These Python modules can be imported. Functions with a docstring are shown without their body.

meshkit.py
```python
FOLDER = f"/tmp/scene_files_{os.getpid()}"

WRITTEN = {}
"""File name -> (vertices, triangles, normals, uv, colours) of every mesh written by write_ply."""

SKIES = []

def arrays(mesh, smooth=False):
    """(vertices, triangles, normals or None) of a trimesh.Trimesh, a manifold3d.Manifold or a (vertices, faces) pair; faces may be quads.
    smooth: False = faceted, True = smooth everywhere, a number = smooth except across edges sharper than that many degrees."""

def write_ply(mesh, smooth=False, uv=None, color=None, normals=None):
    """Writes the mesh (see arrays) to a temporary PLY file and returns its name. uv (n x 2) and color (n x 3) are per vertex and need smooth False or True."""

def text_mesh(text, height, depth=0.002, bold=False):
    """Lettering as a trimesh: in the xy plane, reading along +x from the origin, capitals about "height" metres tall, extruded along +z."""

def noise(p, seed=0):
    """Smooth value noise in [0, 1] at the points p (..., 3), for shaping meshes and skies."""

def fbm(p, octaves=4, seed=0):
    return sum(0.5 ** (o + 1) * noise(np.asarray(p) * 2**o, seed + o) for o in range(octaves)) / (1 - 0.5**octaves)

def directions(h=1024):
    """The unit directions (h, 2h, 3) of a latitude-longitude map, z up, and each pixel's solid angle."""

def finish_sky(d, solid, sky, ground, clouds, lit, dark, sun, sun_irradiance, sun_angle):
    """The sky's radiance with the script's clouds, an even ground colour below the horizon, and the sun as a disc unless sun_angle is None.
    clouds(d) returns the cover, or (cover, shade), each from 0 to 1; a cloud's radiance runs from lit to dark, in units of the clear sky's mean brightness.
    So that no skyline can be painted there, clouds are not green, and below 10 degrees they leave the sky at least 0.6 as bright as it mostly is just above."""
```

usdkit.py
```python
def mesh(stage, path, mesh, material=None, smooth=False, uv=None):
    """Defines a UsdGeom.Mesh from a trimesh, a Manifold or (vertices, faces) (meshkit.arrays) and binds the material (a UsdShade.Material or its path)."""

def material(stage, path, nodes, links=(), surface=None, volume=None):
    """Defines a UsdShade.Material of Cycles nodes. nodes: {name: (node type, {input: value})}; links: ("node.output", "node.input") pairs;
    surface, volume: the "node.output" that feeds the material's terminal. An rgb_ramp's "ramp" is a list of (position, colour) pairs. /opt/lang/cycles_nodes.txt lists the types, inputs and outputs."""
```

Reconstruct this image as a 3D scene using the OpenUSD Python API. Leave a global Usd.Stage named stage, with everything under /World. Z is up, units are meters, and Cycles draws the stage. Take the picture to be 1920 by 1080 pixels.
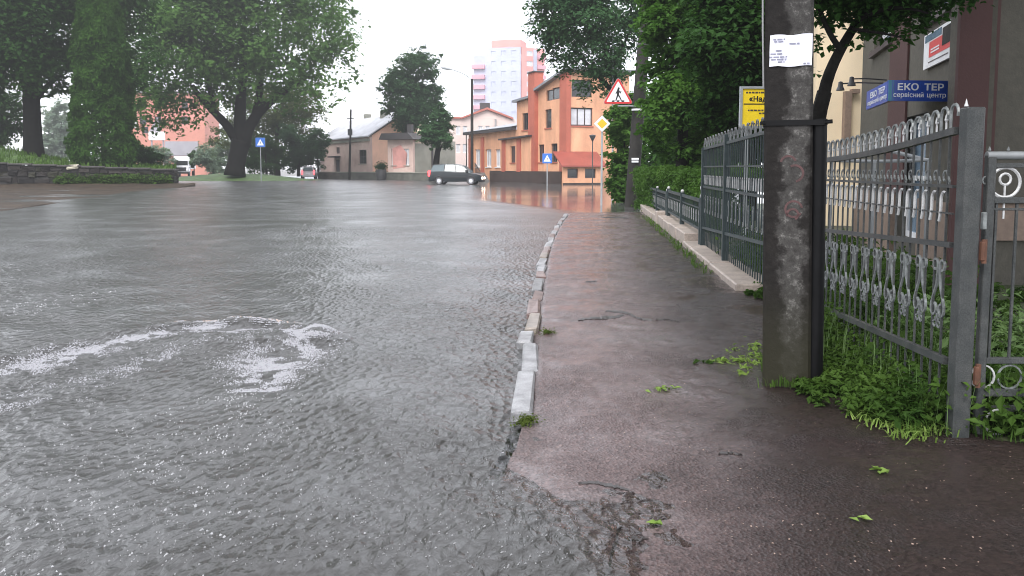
import math, numpy as np, trimesh, usdkit, meshkit
from pxr import Usd, UsdGeom, UsdLux, UsdShade, Sdf, Gf, Vt
from shapely.geometry import Polygon, Point, LineString, box as sbox
from shapely.ops import unary_union
from shapely import affinity

# ------------------------------------------------------------------ camera, sky, sun, exposure
stage = Usd.Stage.CreateInMemory()
UsdGeom.SetStageUpAxis(stage, "Z"); UsdGeom.SetStageMetersPerUnit(stage, 1.0)
UsdGeom.Xform.Define(stage, "/World"); UsdGeom.Scope.Define(stage, "/World/Looks")
CAM_H, PITCH, FOC, CX, HORIZON = 1.3, math.radians(5.2), 1600.0, 960.0, 315.0   # focal length and horizon in photograph pixels
PPY = HORIZON + FOC * math.tan(PITCH)
EXPOSURE = 1.4
SUN_EL, SUN_AZ = math.radians(48), math.radians(-160)
SKY_STRENGTH, SUN_INTENSITY, SUN_ANGLE = 0.10, 0.36, 30.0
HAZE_DENSITY = 0.0006

cam = UsdGeom.Camera.Define(stage, "/World/camera")
cam.CreateFocalLengthAttr(30.0); cam.CreateHorizontalApertureAttr(36.0)
cam.CreateVerticalApertureOffsetAttr(-(540.0 - PPY) * 36.0 / 1920.0)
cam.CreateExposureAttr(EXPOSURE)
cam.AddTranslateOp().Set(Gf.Vec3d(0, 0, CAM_H)); cam.AddRotateXOp().Set(90.0 - math.degrees(PITCH))

sky = UsdLux.DomeLight.Define(stage, "/World/sky"); sky.CreateIntensityAttr(1.0)
SKYMAT = usdkit.material(stage, "/World/Looks/overcast_sky", {
    "sky": ("sky_texture", {"sky_type": "single_scattering", "sun_disc": False, "sun_elevation": SUN_EL, "sun_rotation": SUN_AZ, "altitude": 300.0}),
    "tc": ("texture_coordinate", {}),
    "n": ("noise_texture", {"scale": 2.2, "detail": 5.0, "roughness": 0.55}),
    "cl": ("rgb_ramp", {"ramp": [(0.3, (7.3, 7.55, 8.1)), (0.7, (8.6, 8.75, 9.3))]}),
    "m": ("mix_color", {"fac": 0.92, "use_clamp": False}),
    "bg": ("background_shader", {"strength": SKY_STRENGTH})},
    [("tc.generated", "n.vector"), ("n.fac", "cl.fac"), ("sky.color", "m.a"), ("cl.color", "m.b"), ("m.result", "bg.color")], surface="bg.background")
UsdShade.MaterialBindingAPI.Apply(sky.GetPrim()).Bind(SKYMAT)
sky.GetPrim().SetCustomDataByKey("kind", "structure")
sun = UsdLux.DistantLight.Define(stage, "/World/sun")
sun.CreateNormalizeAttr(True) if hasattr(sun, "CreateNormalizeAttr") else None
sun.CreateIntensityAttr(SUN_INTENSITY); sun.CreateAngleAttr(SUN_ANGLE); sun.CreateColorAttr(Gf.Vec3f(1.0, 0.97, 0.93))
sun.AddRotateZOp().Set(-math.degrees(SUN_AZ)); sun.AddRotateXOp().Set(-(90.0 - math.degrees(SUN_EL)))

# ------------------------------------------------------------------ helpers: pixels of the photograph to points of the place
CP, SP = math.cos(PITCH), math.sin(PITCH)
def ray(px, py):
    a, b = (px - CX) / FOC, (PPY - py) / FOC
    return np.array([a, CP + b * SP, -SP + b * CP])
def G(px, py, z=0.0):
    d = ray(px, py); t = (z - CAM_H) / d[2]
    return np.array([0, 0, CAM_H]) + d * t
def AT(px, py, Y):
    d = ray(px, py)
    return np.array([0, 0, CAM_H]) + d * (Y / d[1])
def PXM(Y, n=1.0): return n * Y / FOC       # n pixels at depth Y in metres
class Plane:
    """A vertical plane through p0 along the horizontal direction u; inward normal nrm."""
    def __init__(s, p0, u):
        s.p0 = np.array([p0[0], p0[1], 0.0]); u = np.array([u[0], u[1], 0.0]); s.u = u / np.linalg.norm(u)
        s.n = np.array([-s.u[1], s.u[0], 0.0])
    def hit(s, px, py):
        d = ray(px, py); o = np.array([0, 0, CAM_H])
        t = np.dot(s.p0 - o, s.n) / np.dot(d, s.n); p = o + d * t
        return float(np.dot(p - s.p0, s.u)), float(p[2])
    def rect(s, x0, y0, x1, y1):
        ym, xm = (y0 + y1) / 2, (x0 + x1) / 2
        a0, a1 = sorted((s.hit(x0, ym)[0], s.hit(x1, ym)[0]))
        return a0, s.hit(xm, y1)[1], a1, s.hit(xm, y0)[1]
    def M(s, flip=False):
        """4x4: local x along u, local y up (z), local z outward (away from s.n) -> world."""
        m = np.eye(4); m[:3, 0] = s.u; m[:3, 1] = [0, 0, 1]; m[:3, 2] = np.cross(s.u, [0, 0, 1]); m[:3, 3] = s.p0
        return m

# ------------------------------------------------------------------ helpers: meshes
def box(lo, hi, bevel=0.0):
    lo, hi = np.minimum(lo, hi).astype(float), np.maximum(lo, hi).astype(float)
    if bevel <= 0:
        m = trimesh.creation.box(hi - lo); m.apply_translation((lo + hi) / 2); return np.array(m.vertices), np.array(m.faces)
    pts = []
    for sx in (0, 1):
        for sy in (0, 1):
            for sz in (0, 1):
                c = np.where([sx, sy, sz], hi, lo); s = np.where([sx, sy, sz], -1, 1) * bevel
                for k in range(3):
                    q = c + s; q[k] = c[k]; pts.append(q)
    h = trimesh.convex.convex_hull(np.array(pts)); return np.array(h.vertices), np.array(h.faces)
def frames(path):
    path = np.asarray(path, float); t = np.gradient(path, axis=0); t /= np.maximum(np.linalg.norm(t, axis=1, keepdims=True), 1e-12)
    ref = np.array([0, 0, 1.0]) if abs(t[0][2]) < 0.9 else np.array([1.0, 0, 0])
    a = np.cross(t[0], ref); a /= np.linalg.norm(a); A, B = [], []
    for k in range(len(path)):
        a = a - t[k] * np.dot(a, t[k]); a /= np.linalg.norm(a); A.append(a.copy()); B.append(np.cross(t[k], a))
    return np.array(A), np.array(B)
def tube(path, r, n=6, cap=True):
    path = np.asarray(path, float); r = np.broadcast_to(np.asarray(r, float), (len(path),)); A, B = frames(path)
    th = np.arange(n) * 2 * np.pi / n + np.pi / n
    v = (path[:, None] + r[:, None, None] * (np.cos(th)[None, :, None] * A[:, None] + np.sin(th)[None, :, None] * B[:, None])).reshape(-1, 3)
    i = np.arange(len(path) - 1)[:, None] * n; j = np.arange(n)[None]; k = (j + 1) % n
    f = np.concatenate([np.stack([i + j, i + k, i + n + k], -1).reshape(-1, 3), np.stack([i + j, i + n + k, i + n + j], -1).reshape(-1, 3)])
    if cap:
        m = len(v); v = np.vstack([v, path[:1], path[-1:]]); jj = np.arange(n); kk = (jj + 1) % n; e = (len(path) - 1) * n
        f = np.vstack([f, np.stack([kk, jj, np.full(n, m)], 1), np.stack([e + jj, e + kk, np.full(n, m + 1)], 1)])
    return v, f[:, ::-1]
def spline(pts, n):
    from scipy.interpolate import CubicSpline
    pts = np.asarray(pts, float)
    if len(pts) < 3: return np.linspace(pts[0], pts[-1], n)
    s = np.r_[0, np.cumsum(np.linalg.norm(np.diff(pts, axis=0), axis=1))]
    return CubicSpline(s, pts)(np.linspace(0, s[-1], n))
def prism(poly, depth, M=None):
    """Extruded shapely polygon: outline in local xy, thickness along +z."""
    out = []
    for g in getattr(poly, "geoms", [poly]):
        if g.is_empty or g.area < 1e-9: continue
        m = trimesh.creation.extrude_polygon(g, depth, engine="earcut"); out.append((np.array(m.vertices), np.array(m.faces)))
    v, f = cat(out); return xf((v, f), M) if M is not None else (v, f)
def xf(vf, M):
    v, f = vf; v = v @ np.asarray(M)[:3, :3].T + np.asarray(M)[:3, 3]
    return v, (f if np.linalg.det(np.asarray(M)[:3, :3]) > 0 else f[:, ::-1])
def cat(parts):
    V, F, n = [], [], 0
    for v, f in parts:
        V.append(v); F.append(np.asarray(f) + n); n += len(v)
    return np.vstack(V), np.vstack(F)
def move(vf, d): return vf[0] + np.asarray(d, float), vf[1]
def rotz(a): c, s = math.cos(a), math.sin(a); return np.array([[c, -s, 0, 0], [s, c, 0, 0], [0, 0, 1, 0], [0, 0, 0, 1.0]])
def rotx(a): c, s = math.cos(a), math.sin(a); return np.array([[1, 0, 0, 0], [0, c, -s, 0], [0, s, c, 0], [0, 0, 0, 1.0]])
def trans(x, y, z): m = np.eye(4); m[:3, 3] = (x, y, z); return m
def lathe(prof, n=16):
    prof = np.asarray(prof, float); th = np.arange(n) * 2 * np.pi / n
    v = np.stack([prof[:, 0, None] * np.cos(th), prof[:, 0, None] * np.sin(th), np.repeat(prof[:, 1, None], n, 1)], -1).reshape(-1, 3)
    i = np.arange(len(prof) - 1)[:, None] * n; j = np.arange(n)[None]; k = (j + 1) % n
    return v, np.concatenate([np.stack([i + j, i + k, i + n + k], -1).reshape(-1, 3), np.stack([i + j, i + n + k, i + n + j], -1).reshape(-1, 3)])
def grid_faces(r, c):
    i = (np.arange(r - 1)[:, None] * c + np.arange(c - 1)[None]).ravel()
    return np.concatenate([np.stack([i, i + 1, i + c + 1], 1), np.stack([i, i + c + 1, i + c], 1)])
def blob(rng, r, sub=1, rough=0.18):
    m = trimesh.creation.icosphere(sub, 1.0); v = np.array(m.vertices)
    v = v * (1 + rough * (2 * meshkit.noise(v * 1.7 + rng.uniform(0, 50, 3), int(rng.integers(1e6))) - 1)[:, None])
    return v * np.asarray(r, float), np.array(m.faces)

# ------------------------------------------------------------------ helpers: prims
used = {}
def numbered(parent, name):
    k = used.get((parent, name), 0); used[(parent, name)] = k + 1
    return f"{parent}/{name}" if k == 0 else f"{parent}/{name}_{k:03d}"
def tag(p, label=None, cat=None, group=None, kind=None):
    for k, x in (("label", label), ("category", cat), ("group", group), ("kind", kind)):
        if x: p.SetCustomDataByKey(k, x)
    return p
def thing(name, label, cat, loc=(0, 0, 0), rz=0.0, group=None, kind=None):
    x = UsdGeom.Xform.Define(stage, numbered("/World", name))
    x.AddTranslateOp().Set(Gf.Vec3d(*map(float, loc)))
    if rz: x.AddRotateZOp().Set(math.degrees(rz))
    tag(x.GetPrim(), label, cat, group, kind)
    T = str(x.GetPath()); ORIGIN[T] = np.linalg.inv(trans(*loc) @ rotz(rz)); return T
ORIGIN = {}
def obj(name, vf, mat, parent="/World", smooth=False, world=False, label=None, cat=None, group=None, kind=None):
    """One mesh prim. world=True: the mesh is given in world coordinates and is moved into its thing's space."""
    if isinstance(vf, list): vf = globals()["cat_"](vf)
    if world:
        root = "/".join(parent.split("/")[:3])
        if root in ORIGIN: vf = xf(vf, ORIGIN[root])
    m = usdkit.mesh(stage, numbered(parent, name), (np.asarray(vf[0], float), np.asarray(vf[1], int)), mat, smooth)
    tag(m.GetPrim(), label, cat, group, kind); return str(m.GetPath())
cat_ = cat
def copy_of(path, name, label, loc, rz=0.0, group=None, category=None):
    was = stage.GetPrimAtPath(path).GetCustomData(); x = UsdGeom.Xform.Define(stage, numbered("/World", name))
    x.GetPrim().GetReferences().AddInternalReference(path)
    x.ClearXformOpOrder(); x.AddTranslateOp().Set(Gf.Vec3d(*map(float, loc)))
    (x.GetPrim().HasAttribute("xformOp:rotateZ") or rz) and x.AddRotateZOp().Set(math.degrees(rz))
    tag(x.GetPrim(), label, category or was.get("category"), group or was.get("group")); x.GetPrim().SetInstanceable(True)
    return str(x.GetPath())

# ------------------------------------------------------------------ helpers: materials
def lerp3(c, k): return tuple(min(1.0, x * k) for x in c)
def M(name, col, rough=0.6, var=0.25, scale=3.0, detail=5.0, bump=0.0, bscale=40.0, bdist=0.01, spec=0.5, metal=0.0, col2=None, coat=0.0, speck=0.0, rvar=0.0, obj_space=False, stretch=None, coat_r=0.08):
    """Principled material: colour varied by noise in the place's own space, optional fine bump, optional second colour for wear."""
    a, b = lerp3(col, 1 - var), (col2 or lerp3(col, 1 + var))
    nodes = {"g": ("texture_coordinate", {}) if obj_space else ("geometry", {}), "n": ("noise_texture", {"scale": scale, "detail": detail, "roughness": 0.6}),
             "r": ("rgb_ramp", {"ramp": [(0.32, a), (0.68, b)]}),
             "p": ("principled_bsdf", {"roughness": rough, "metallic": metal, "specular_ior_level": spec, "coat_weight": coat, "coat_roughness": coat_r})}
    src = "g.object" if obj_space else "g.position"
    links = [("n.fac", "r.fac")]
    if stretch:
        nodes["mp"] = ("mapping", {"scale": stretch}); links += [(src, "mp.vector"), ("mp.vector", "n.vector")]
    else: links.append((src, "n.vector"))
    out = "r.color"
    if speck:
        nodes["w"] = ("noise_texture", {"scale": scale * 14, "detail": 3.0, "roughness": 0.7}); nodes["wr"] = ("rgb_ramp", {"ramp": [(0.35, (1 - speck,) * 3), (0.65, (1 + speck,) * 3)]})
        nodes["mx"] = ("mix_color", {"blend_type": "multiply", "fac": 1.0, "use_clamp": False}); links += [(src, "w.vector"), ("w.fac", "wr.fac"), (out, "mx.a"), ("wr.color", "mx.b")]; out = "mx.result"
    links.append((out, "p.base_color"))
    if rvar:
        nodes["rr"] = ("map_range", {"from_min": 0.3, "from_max": 0.7, "to_min": max(0.02, rough - rvar), "to_max": min(1, rough + rvar), "clamp": True}); links += [("n.fac", "rr.value"), ("rr.result", "p.roughness")]
    if bump:
        nodes["bn"] = ("noise_texture", {"scale": bscale, "detail": 4.0, "roughness": 0.6}); nodes["b"] = ("bump", {"strength": bump, "distance": bdist})
        links += [(src, "bn.vector"), ("bn.fac", "b.height"), ("b.normal", "p.normal")]
    return usdkit.material(stage, f"/World/Looks/{name}", nodes, links, surface="p.BSDF")
def leaf_mat(name, dark, light, trans_w=0.3, rough=0.55, scale=0.35):
    return usdkit.material(stage, f"/World/Looks/{name}", {
        "g": ("geometry", {}), "n": ("noise_texture", {"scale": scale, "detail": 3.0, "roughness": 0.6}),
        "mr": ("math", {"math_type": "multiply", "value2": 0.45}), "mn": ("math", {"math_type": "multiply", "value2": 0.75}), "ad": ("math", {"math_type": "add"}),
        "r": ("rgb_ramp", {"ramp": [(0.2, dark), (0.85, light)]}),
        "p": ("principled_bsdf", {"roughness": rough, "specular_ior_level": 0.06}), "t": ("translucent_bsdf", {}), "tm": ("mix_color", {"blend_type": "multiply", "fac": 1.0, "b": (1.15, 1.25, 0.7), "use_clamp": False}),
        "m": ("mix_closure", {"fac": trans_w})},
        [("g.position", "n.vector"), ("g.random_per_island", "mr.value1"), ("n.fac", "mn.value1"), ("mr.value", "ad.value1"), ("mn.value", "ad.value2"), ("ad.value", "r.fac"),
         ("r.color", "p.base_color"), ("r.color", "tm.a"), ("tm.result", "t.color"), ("p.BSDF", "m.closure1"), ("t.BSDF", "m.closure2")], surface="m.closure")
def emit(name, col, strength):
    return usdkit.material(stage, f"/World/Looks/{name}", {"e": ("emission", {"color": col, "strength": strength})}, surface="e.emission")
def pane_mat(name, tint=(0.02, 0.025, 0.03), rough=0.04):
    """Window pane seen from far off: dark room behind a clear reflecting sheet."""
    return usdkit.material(stage, f"/World/Looks/{name}", {"t": ("transparent_bsdf", {"color": (0.55, 0.6, 0.62)}), "gl": ("glossy_bsdf", {"color": (0.95, 0.97, 1), "roughness": rough}),
        "f": ("fresnel", {"IOR": 1.7}), "m": ("mix_closure", {})}, [("f.fac", "m.fac"), ("t.BSDF", "m.closure1"), ("gl.BSDF", "m.closure2")], surface="m.closure")
# ------------------------------------------------------------------ the setting: ground, flood water, pavement, kerb, lawns
rng = np.random.default_rng(11)
def smooth(a, b, x): t = np.clip((x - a) / (b - a), 0, 1); return t * t * (3 - 2 * t)
def xy(*pts): return np.array([G(*p)[:2] for p in pts])
KERB = xy((991, 806), (1000, 700), (1004, 640), (1013, 570), (1020, 520), (1028, 478), (1038, 448), (1052, 422), (1068, 401))      # right-hand edge of the kerb
KERB = KERB[np.argsort(KERB[:, 1])]
def kerb_x(y): return np.interp(y, KERB[:, 1], KERB[:, 0])
FENCE = Plane((2.07, 3.96), (0.0906, 0.9959))
def fence_x(y): return 2.07 + 0.091 * (y - 3.96)
PAVE_END = 24.5

MAT_GROUND = M("wet_earth", (0.075, 0.065, 0.055), 0.45, 0.4, 0.6, bump=0.4, bscale=9, bdist=0.05, speck=0.3)
def flood_material():
    P = "/World/Looks/flood_water"
    n = {"g": ("geometry", {}), "sx": ("separate_xyz", {}),
         "n1": ("noise_texture", {"scale": 0.8, "detail": 7.0, "roughness": 0.6}), "r": ("rgb_ramp", {"ramp": [(0.3, (0.028, 0.026, 0.024)), (0.5, (0.042, 0.041, 0.04)), (0.74, (0.1, 0.101, 0.103))]}),
         "mp": ("mapping", {"scale": (1.0, 0.55, 1.0), "rotation": (0, 0, 0.45)}),
         "n2": ("noise_texture", {"scale": 20.0, "detail": 3.0, "roughness": 0.55, "distortion": 0.4}), "n3": ("voronoi_texture", {"scale": 21.0, "feature": "smooth_f1", "smoothness": 0.35}),
         "n4": ("noise_texture", {"scale": 6.0, "detail": 3.0}),
         "calm": ("noise_texture", {"scale": 0.22, "detail": 3.0}), "cr": ("map_range", {"from_min": 0.35, "from_max": 0.62, "to_min": 0.25, "to_max": 1.0, "clamp": True}),
         "e1": ("math", {"math_type": "multiply_add", "value2": 3.0}), "e2": ("map_range", {"range_type": "smoothstep", "from_min": 28.0, "from_max": 33.0, "to_min": 1.0, "to_max": 0.0, "clamp": True}),
         "c1": ("math", {"math_type": "multiply_add", "value2": 0.05}), "c2": ("map_range", {"range_type": "smoothstep", "from_min": 1.2, "from_max": -0.6, "to_min": 0.0, "to_max": 1.0, "clamp": True}),
         "ro": ("map_range", {"from_min": 0.0, "from_max": 1.0, "to_min": 0.06, "to_max": 0.23, "clamp": True}), "lo": ("math", {"math_type": "maximum", "value2": 0.06}),
         "mxa": ("math", {"math_type": "maximum"}), "st": ("math", {"math_type": "multiply"}), "st2": ("math", {"math_type": "multiply", "value2": 1.0}),
         "a1": ("math", {"math_type": "multiply", "value2": 0.85}), "a2": ("math", {"math_type": "multiply_add", "value2": 1.0}), "ad": ("math", {"math_type": "add"}), "b": ("bump", {"distance": 0.03}),
         "p": ("principled_bsdf", {"roughness": 0.13, "ior": 1.33, "specular_ior_level": 0.5}),
         "at": ("attribute", {"attribute": "depth"}), "dm": ("map_range", {"range_type": "smoothstep", "from_min": 0.0, "from_max": 0.075, "to_min": 0.0, "to_max": 1.0, "clamp": True}), "tr": ("transparent_bsdf", {"color": (0.86, 0.85, 0.83)}), "gl": ("glossy_bsdf", {"color": (1, 1, 1), "roughness": 0.12}), "fr": ("fresnel", {"IOR": 1.33}), "film": ("mix_closure", {}), "out": ("mix_closure", {})}
    l = [("at.fac", "dm.value"), ("dm.result", "out.fac"), ("b.normal", "gl.normal"), ("b.normal", "fr.normal"), ("fr.fac", "film.fac"), ("tr.BSDF", "film.closure1"), ("gl.BSDF", "film.closure2"), ("film.closure", "out.closure1"), ("p.BSDF", "out.closure2"), ("g.position", "n1.vector"), ("g.position", "sx.vector"), ("g.position", "mp.vector"), ("mp.vector", "n2.vector"), ("mp.vector", "n3.vector"), ("mp.vector", "n4.vector"), ("g.position", "calm.vector"),
         ("n1.fac", "r.fac"), ("r.color", "p.base_color"), ("sx.x", "e1.value1"), ("sx.y", "e1.value3"), ("e1.value", "e2.value"), ("sx.y", "c1.value1"), ("sx.x", "c1.value3"), ("c1.value", "c2.value"), ("calm.fac", "cr.value"), ("e2.result", "mxa.value1"), ("c2.result", "mxa.value2"), ("mxa.value", "ro.value"), ("ro.result", "p.roughness"), ("mxa.value", "lo.value1"),
         ("lo.value", "st.value1"), ("cr.result", "st.value2"), ("st.value", "st2.value1"), ("st2.value", "b.strength"),
         ("n3.distance", "a1.value1"), ("n4.fac", "a2.value1"), ("a1.value", "a2.value3"), ("a2.value", "ad.value1"), ("n2.fac", "ad.value2"), ("ad.value", "b.height"), ("b.normal", "p.normal")]
    return usdkit.material(stage, P, n, l, surface="out.closure")
MAT_WATER = flood_material()
def pave_material():
    n = {"g": ("geometry", {}), "n1": ("noise_texture", {"scale": 0.9, "detail": 6.0, "roughness": 0.62}), "r": ("rgb_ramp", {"ramp": [(0.3, (0.066, 0.047, 0.046)), (0.5, (0.098, 0.073, 0.073)), (0.72, (0.13, 0.115, 0.118))]}), "sx": ("separate_xyz", {}), "d1": ("math", {"math_type": "multiply_add", "value2": -0.13}), "d2": ("math", {"math_type": "multiply_add", "value2": 0.7}), "dm": ("map_range", {"range_type": "smoothstep", "from_min": 0.3, "from_max": 1.15, "to_min": 0.0, "to_max": 1.0, "clamp": True}), "dk": ("mix_color", {"b": (0.020, 0.0145, 0.0135)}),  # darker dirt towards the gate, with canopy shade also put into the colour
         "sp": ("voronoi_texture", {"scale": 75.0}), "sr": ("rgb_ramp", {"ramp": [(0.0, (0.35, 0.35, 0.35)), (0.4, (0.85, 0.83, 0.83)), (0.8, (1.25, 1.2, 1.18)), (1.0, (1.9, 1.8, 1.7))]}), "mx": ("mix_color", {"blend_type": "multiply", "fac": 0.8, "use_clamp": False}),
         "w": ("noise_texture", {"scale": 1.6, "detail": 6.0, "roughness": 0.7}), "wr": ("map_range", {"from_min": 0.38, "from_max": 0.62, "to_min": 0.05, "to_max": 0.34, "clamp": True}), "ws": ("map_range", {"from_min": 0.38, "from_max": 0.62, "to_min": 0.2, "to_max": 0.8, "clamp": True}),
         "bn": ("noise_texture", {"scale": 48.0, "detail": 5.0, "roughness": 0.7}), "bh": ("math", {"math_type": "multiply_add", "value2": 0.6}), "b": ("bump", {"distance": 0.012}),
         "p": ("principled_bsdf", {"specular_ior_level": 0.42, "ior": 1.4})}
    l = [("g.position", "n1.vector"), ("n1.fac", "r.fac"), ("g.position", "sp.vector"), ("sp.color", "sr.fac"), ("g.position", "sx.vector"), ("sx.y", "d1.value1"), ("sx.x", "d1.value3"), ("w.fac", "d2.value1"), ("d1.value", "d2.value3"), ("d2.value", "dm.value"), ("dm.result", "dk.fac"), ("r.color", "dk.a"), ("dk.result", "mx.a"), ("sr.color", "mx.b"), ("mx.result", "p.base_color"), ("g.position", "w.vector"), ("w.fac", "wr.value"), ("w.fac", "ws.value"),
         ("wr.result", "p.roughness"), ("ws.result", "b.strength"), ("g.position", "bn.vector"), ("sp.distance", "bh.value1"), ("bn.fac", "bh.value3"), ("bh.value", "b.height"), ("b.normal", "p.normal")]
    return usdkit.material(stage, "/World/Looks/wet_asphalt", n, l, surface="p.BSDF")
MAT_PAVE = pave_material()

def left_edge_x(y):      # where the flooded road meets the verge under the retaining wall
    return -0.60 * y - 0.2
# ground: one sheet out to the horizon
gy = np.r_[np.linspace(-12, 120, 100), np.geomspace(124, 3000, 30)]; gx = np.r_[-np.geomspace(3000, 75, 22), np.linspace(-72, 72, 100), np.geomspace(75, 3000, 22)]
X, Y = np.meshgrid(gx, gy); Z = np.full_like(X, -0.16)
obj("ground", (np.stack([X, Y, Z], -1).reshape(-1, 3), grid_faces(len(gy), len(gx))), MAT_GROUND, smooth=True, kind="structure")

# flood water: finer towards the camera's side of the road, rippled by the rain and the current
wy = np.r_[np.linspace(-6, 2.3, 12), np.geomspace(2.4, 12, 420), np.geomspace(12.1, 140, 130)]
wa = np.r_[np.linspace(-1.15, -0.66, 12), np.linspace(-0.65, 0.26, 330), np.linspace(0.28, 1.0, 30)]
Y = np.repeat(wy[:, None], len(wa), 1); X = wa[None] * np.maximum(Y, 3.0)
HOLE_L, HOLE_R = G(330, 613), G(600, 632)
APEX = G(545, 612)
def flow(X, Y):
    """The pothole's bow wave: a raised lip across the current and two trails of broken water behind it."""
    p = np.stack([X, Y], -1)
    lip = np.array([G(*q)[:2] for q in ((20, 672), (160, 642), (330, 617), (430, 607), (540, 610), (600, 628), (606, 640))])
    d = np.full(X.shape, 1e9)
    for a, b in zip(lip[:-1], lip[1:]):
        t = np.clip(((p - a) @ (b - a)) / np.dot(b - a, b - a), 0, 1); d = np.minimum(d, np.linalg.norm(p - (a + t[..., None] * (b - a)), axis=-1))
    return d
q = np.stack([X * 1.0, Y * 0.6, np.zeros_like(X)], -1)
rot = np.stack([X * 0.85 + Y * 0.5, -X * 0.5 * 0.7 + Y * 0.85 * 0.5, np.zeros_like(X)], -1)
near = 1 - smooth(14, 30, Y)
rip = (meshkit.fbm(rot * 9.0, 3, 3) - 0.5) * 0.012 + (meshkit.fbm(rot * 2.6, 3, 5) - 0.5) * 0.055 + (np.abs(meshkit.noise(rot * 22.0, 9) - 0.5)) * -0.004
d = flow(X, Y); lipz = 0.055 * np.exp(-(d / 0.13) ** 2) * (0.5 + meshkit.noise(np.stack([X * 6, Y * 6, X * 0], -1), 4))
mc = G(455, 640); lipz = lipz + 0.10 * np.exp(-((X - mc[0] - 0.25 * (Y - mc[1])) / 0.62) ** 2 - ((Y - mc[1]) / 0.33) ** 2) * (0.75 + 0.5 * meshkit.fbm(np.stack([X * 3, Y * 3, X * 0], -1), 3, 6))
Z = rip * near + lipz - 0.006
Z[Y > 40] = 0
WX, WY, WZ = X.copy(), Y.copy(), Z.copy()

# pavement: from the kerb to the fence; its near end slopes under the water
def water_line_x(y): return np.interp(y, [-6, 2.2, 2.75, 3.4, 4.0, 4.3], [0.98, 0.88, 0.77, 0.58, 0.30, 0.05])
py_ = np.r_[np.linspace(-5, 2.3, 14), np.geomspace(2.4, 9, 260), np.geomspace(9.1, PAVE_END, 90)]; pu = np.linspace(0, 1, 190)
Y = np.repeat(py_[:, None], len(pu), 1); x0 = np.where(py_ > 4.32, kerb_x(py_) - 0.06, np.maximum(water_line_x(py_) - 0.75, np.interp(py_, [2.4, 3.3, 3.9, 4.3], [-0.3, -0.1, 0.02, 0.06])))[:, None]; x1 = (fence_x(py_) + 0.16 + np.where(py_ < 3.9, 4.5, 0) * (1 - smooth(3.55, 3.95, py_)))[:, None]
X = x0 + (x1 - x0) * pu[None]
wl = np.where(Y > 4.3, kerb_x(Y), water_line_x(Y)); t = smooth(3.6, 4.9, Y)
P3 = np.stack([X, Y, X * 0], -1)
t = t * smooth(-0.02, 0.05, X - wl) * np.maximum(smooth(4.25, 5.0, Y), smooth(0.0, 0.5, X - wl))
Z = (X - wl) * 0.011 * (1 - t) + t * (0.035 + 0.012 * (X - wl)) + (meshkit.fbm(P3 * 1.3, 3, 21) - 0.5) * (0.022 + 0.006 * (1 - smooth(3.8, 5.0, Y))) + (meshkit.fbm(P3 * 8, 3, 22) - 0.5) * (0.008 + 0.008 * smooth(4.2, 5.2, Y)) + (meshkit.noise(P3 * 34, 23) - 0.5) * 0.004
Z = Z + 0.02 * smooth(-0.4, 0.8, X - wl) * (1 - t)
Z = Z + np.where(Y < 4.34, np.minimum(0, X - wl + 0.42) * 0.3, 0)
PX, PY, PZ = X, Y, Z
Z[:, -1] = -0.1; Z[-1] = -0.1
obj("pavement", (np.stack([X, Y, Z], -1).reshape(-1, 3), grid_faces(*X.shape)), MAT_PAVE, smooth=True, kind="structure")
from scipy.spatial import cKDTree
_pt = cKDTree(np.stack([PX, PY], -1).reshape(-1, 2)); _pz = PZ.reshape(-1)
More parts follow.
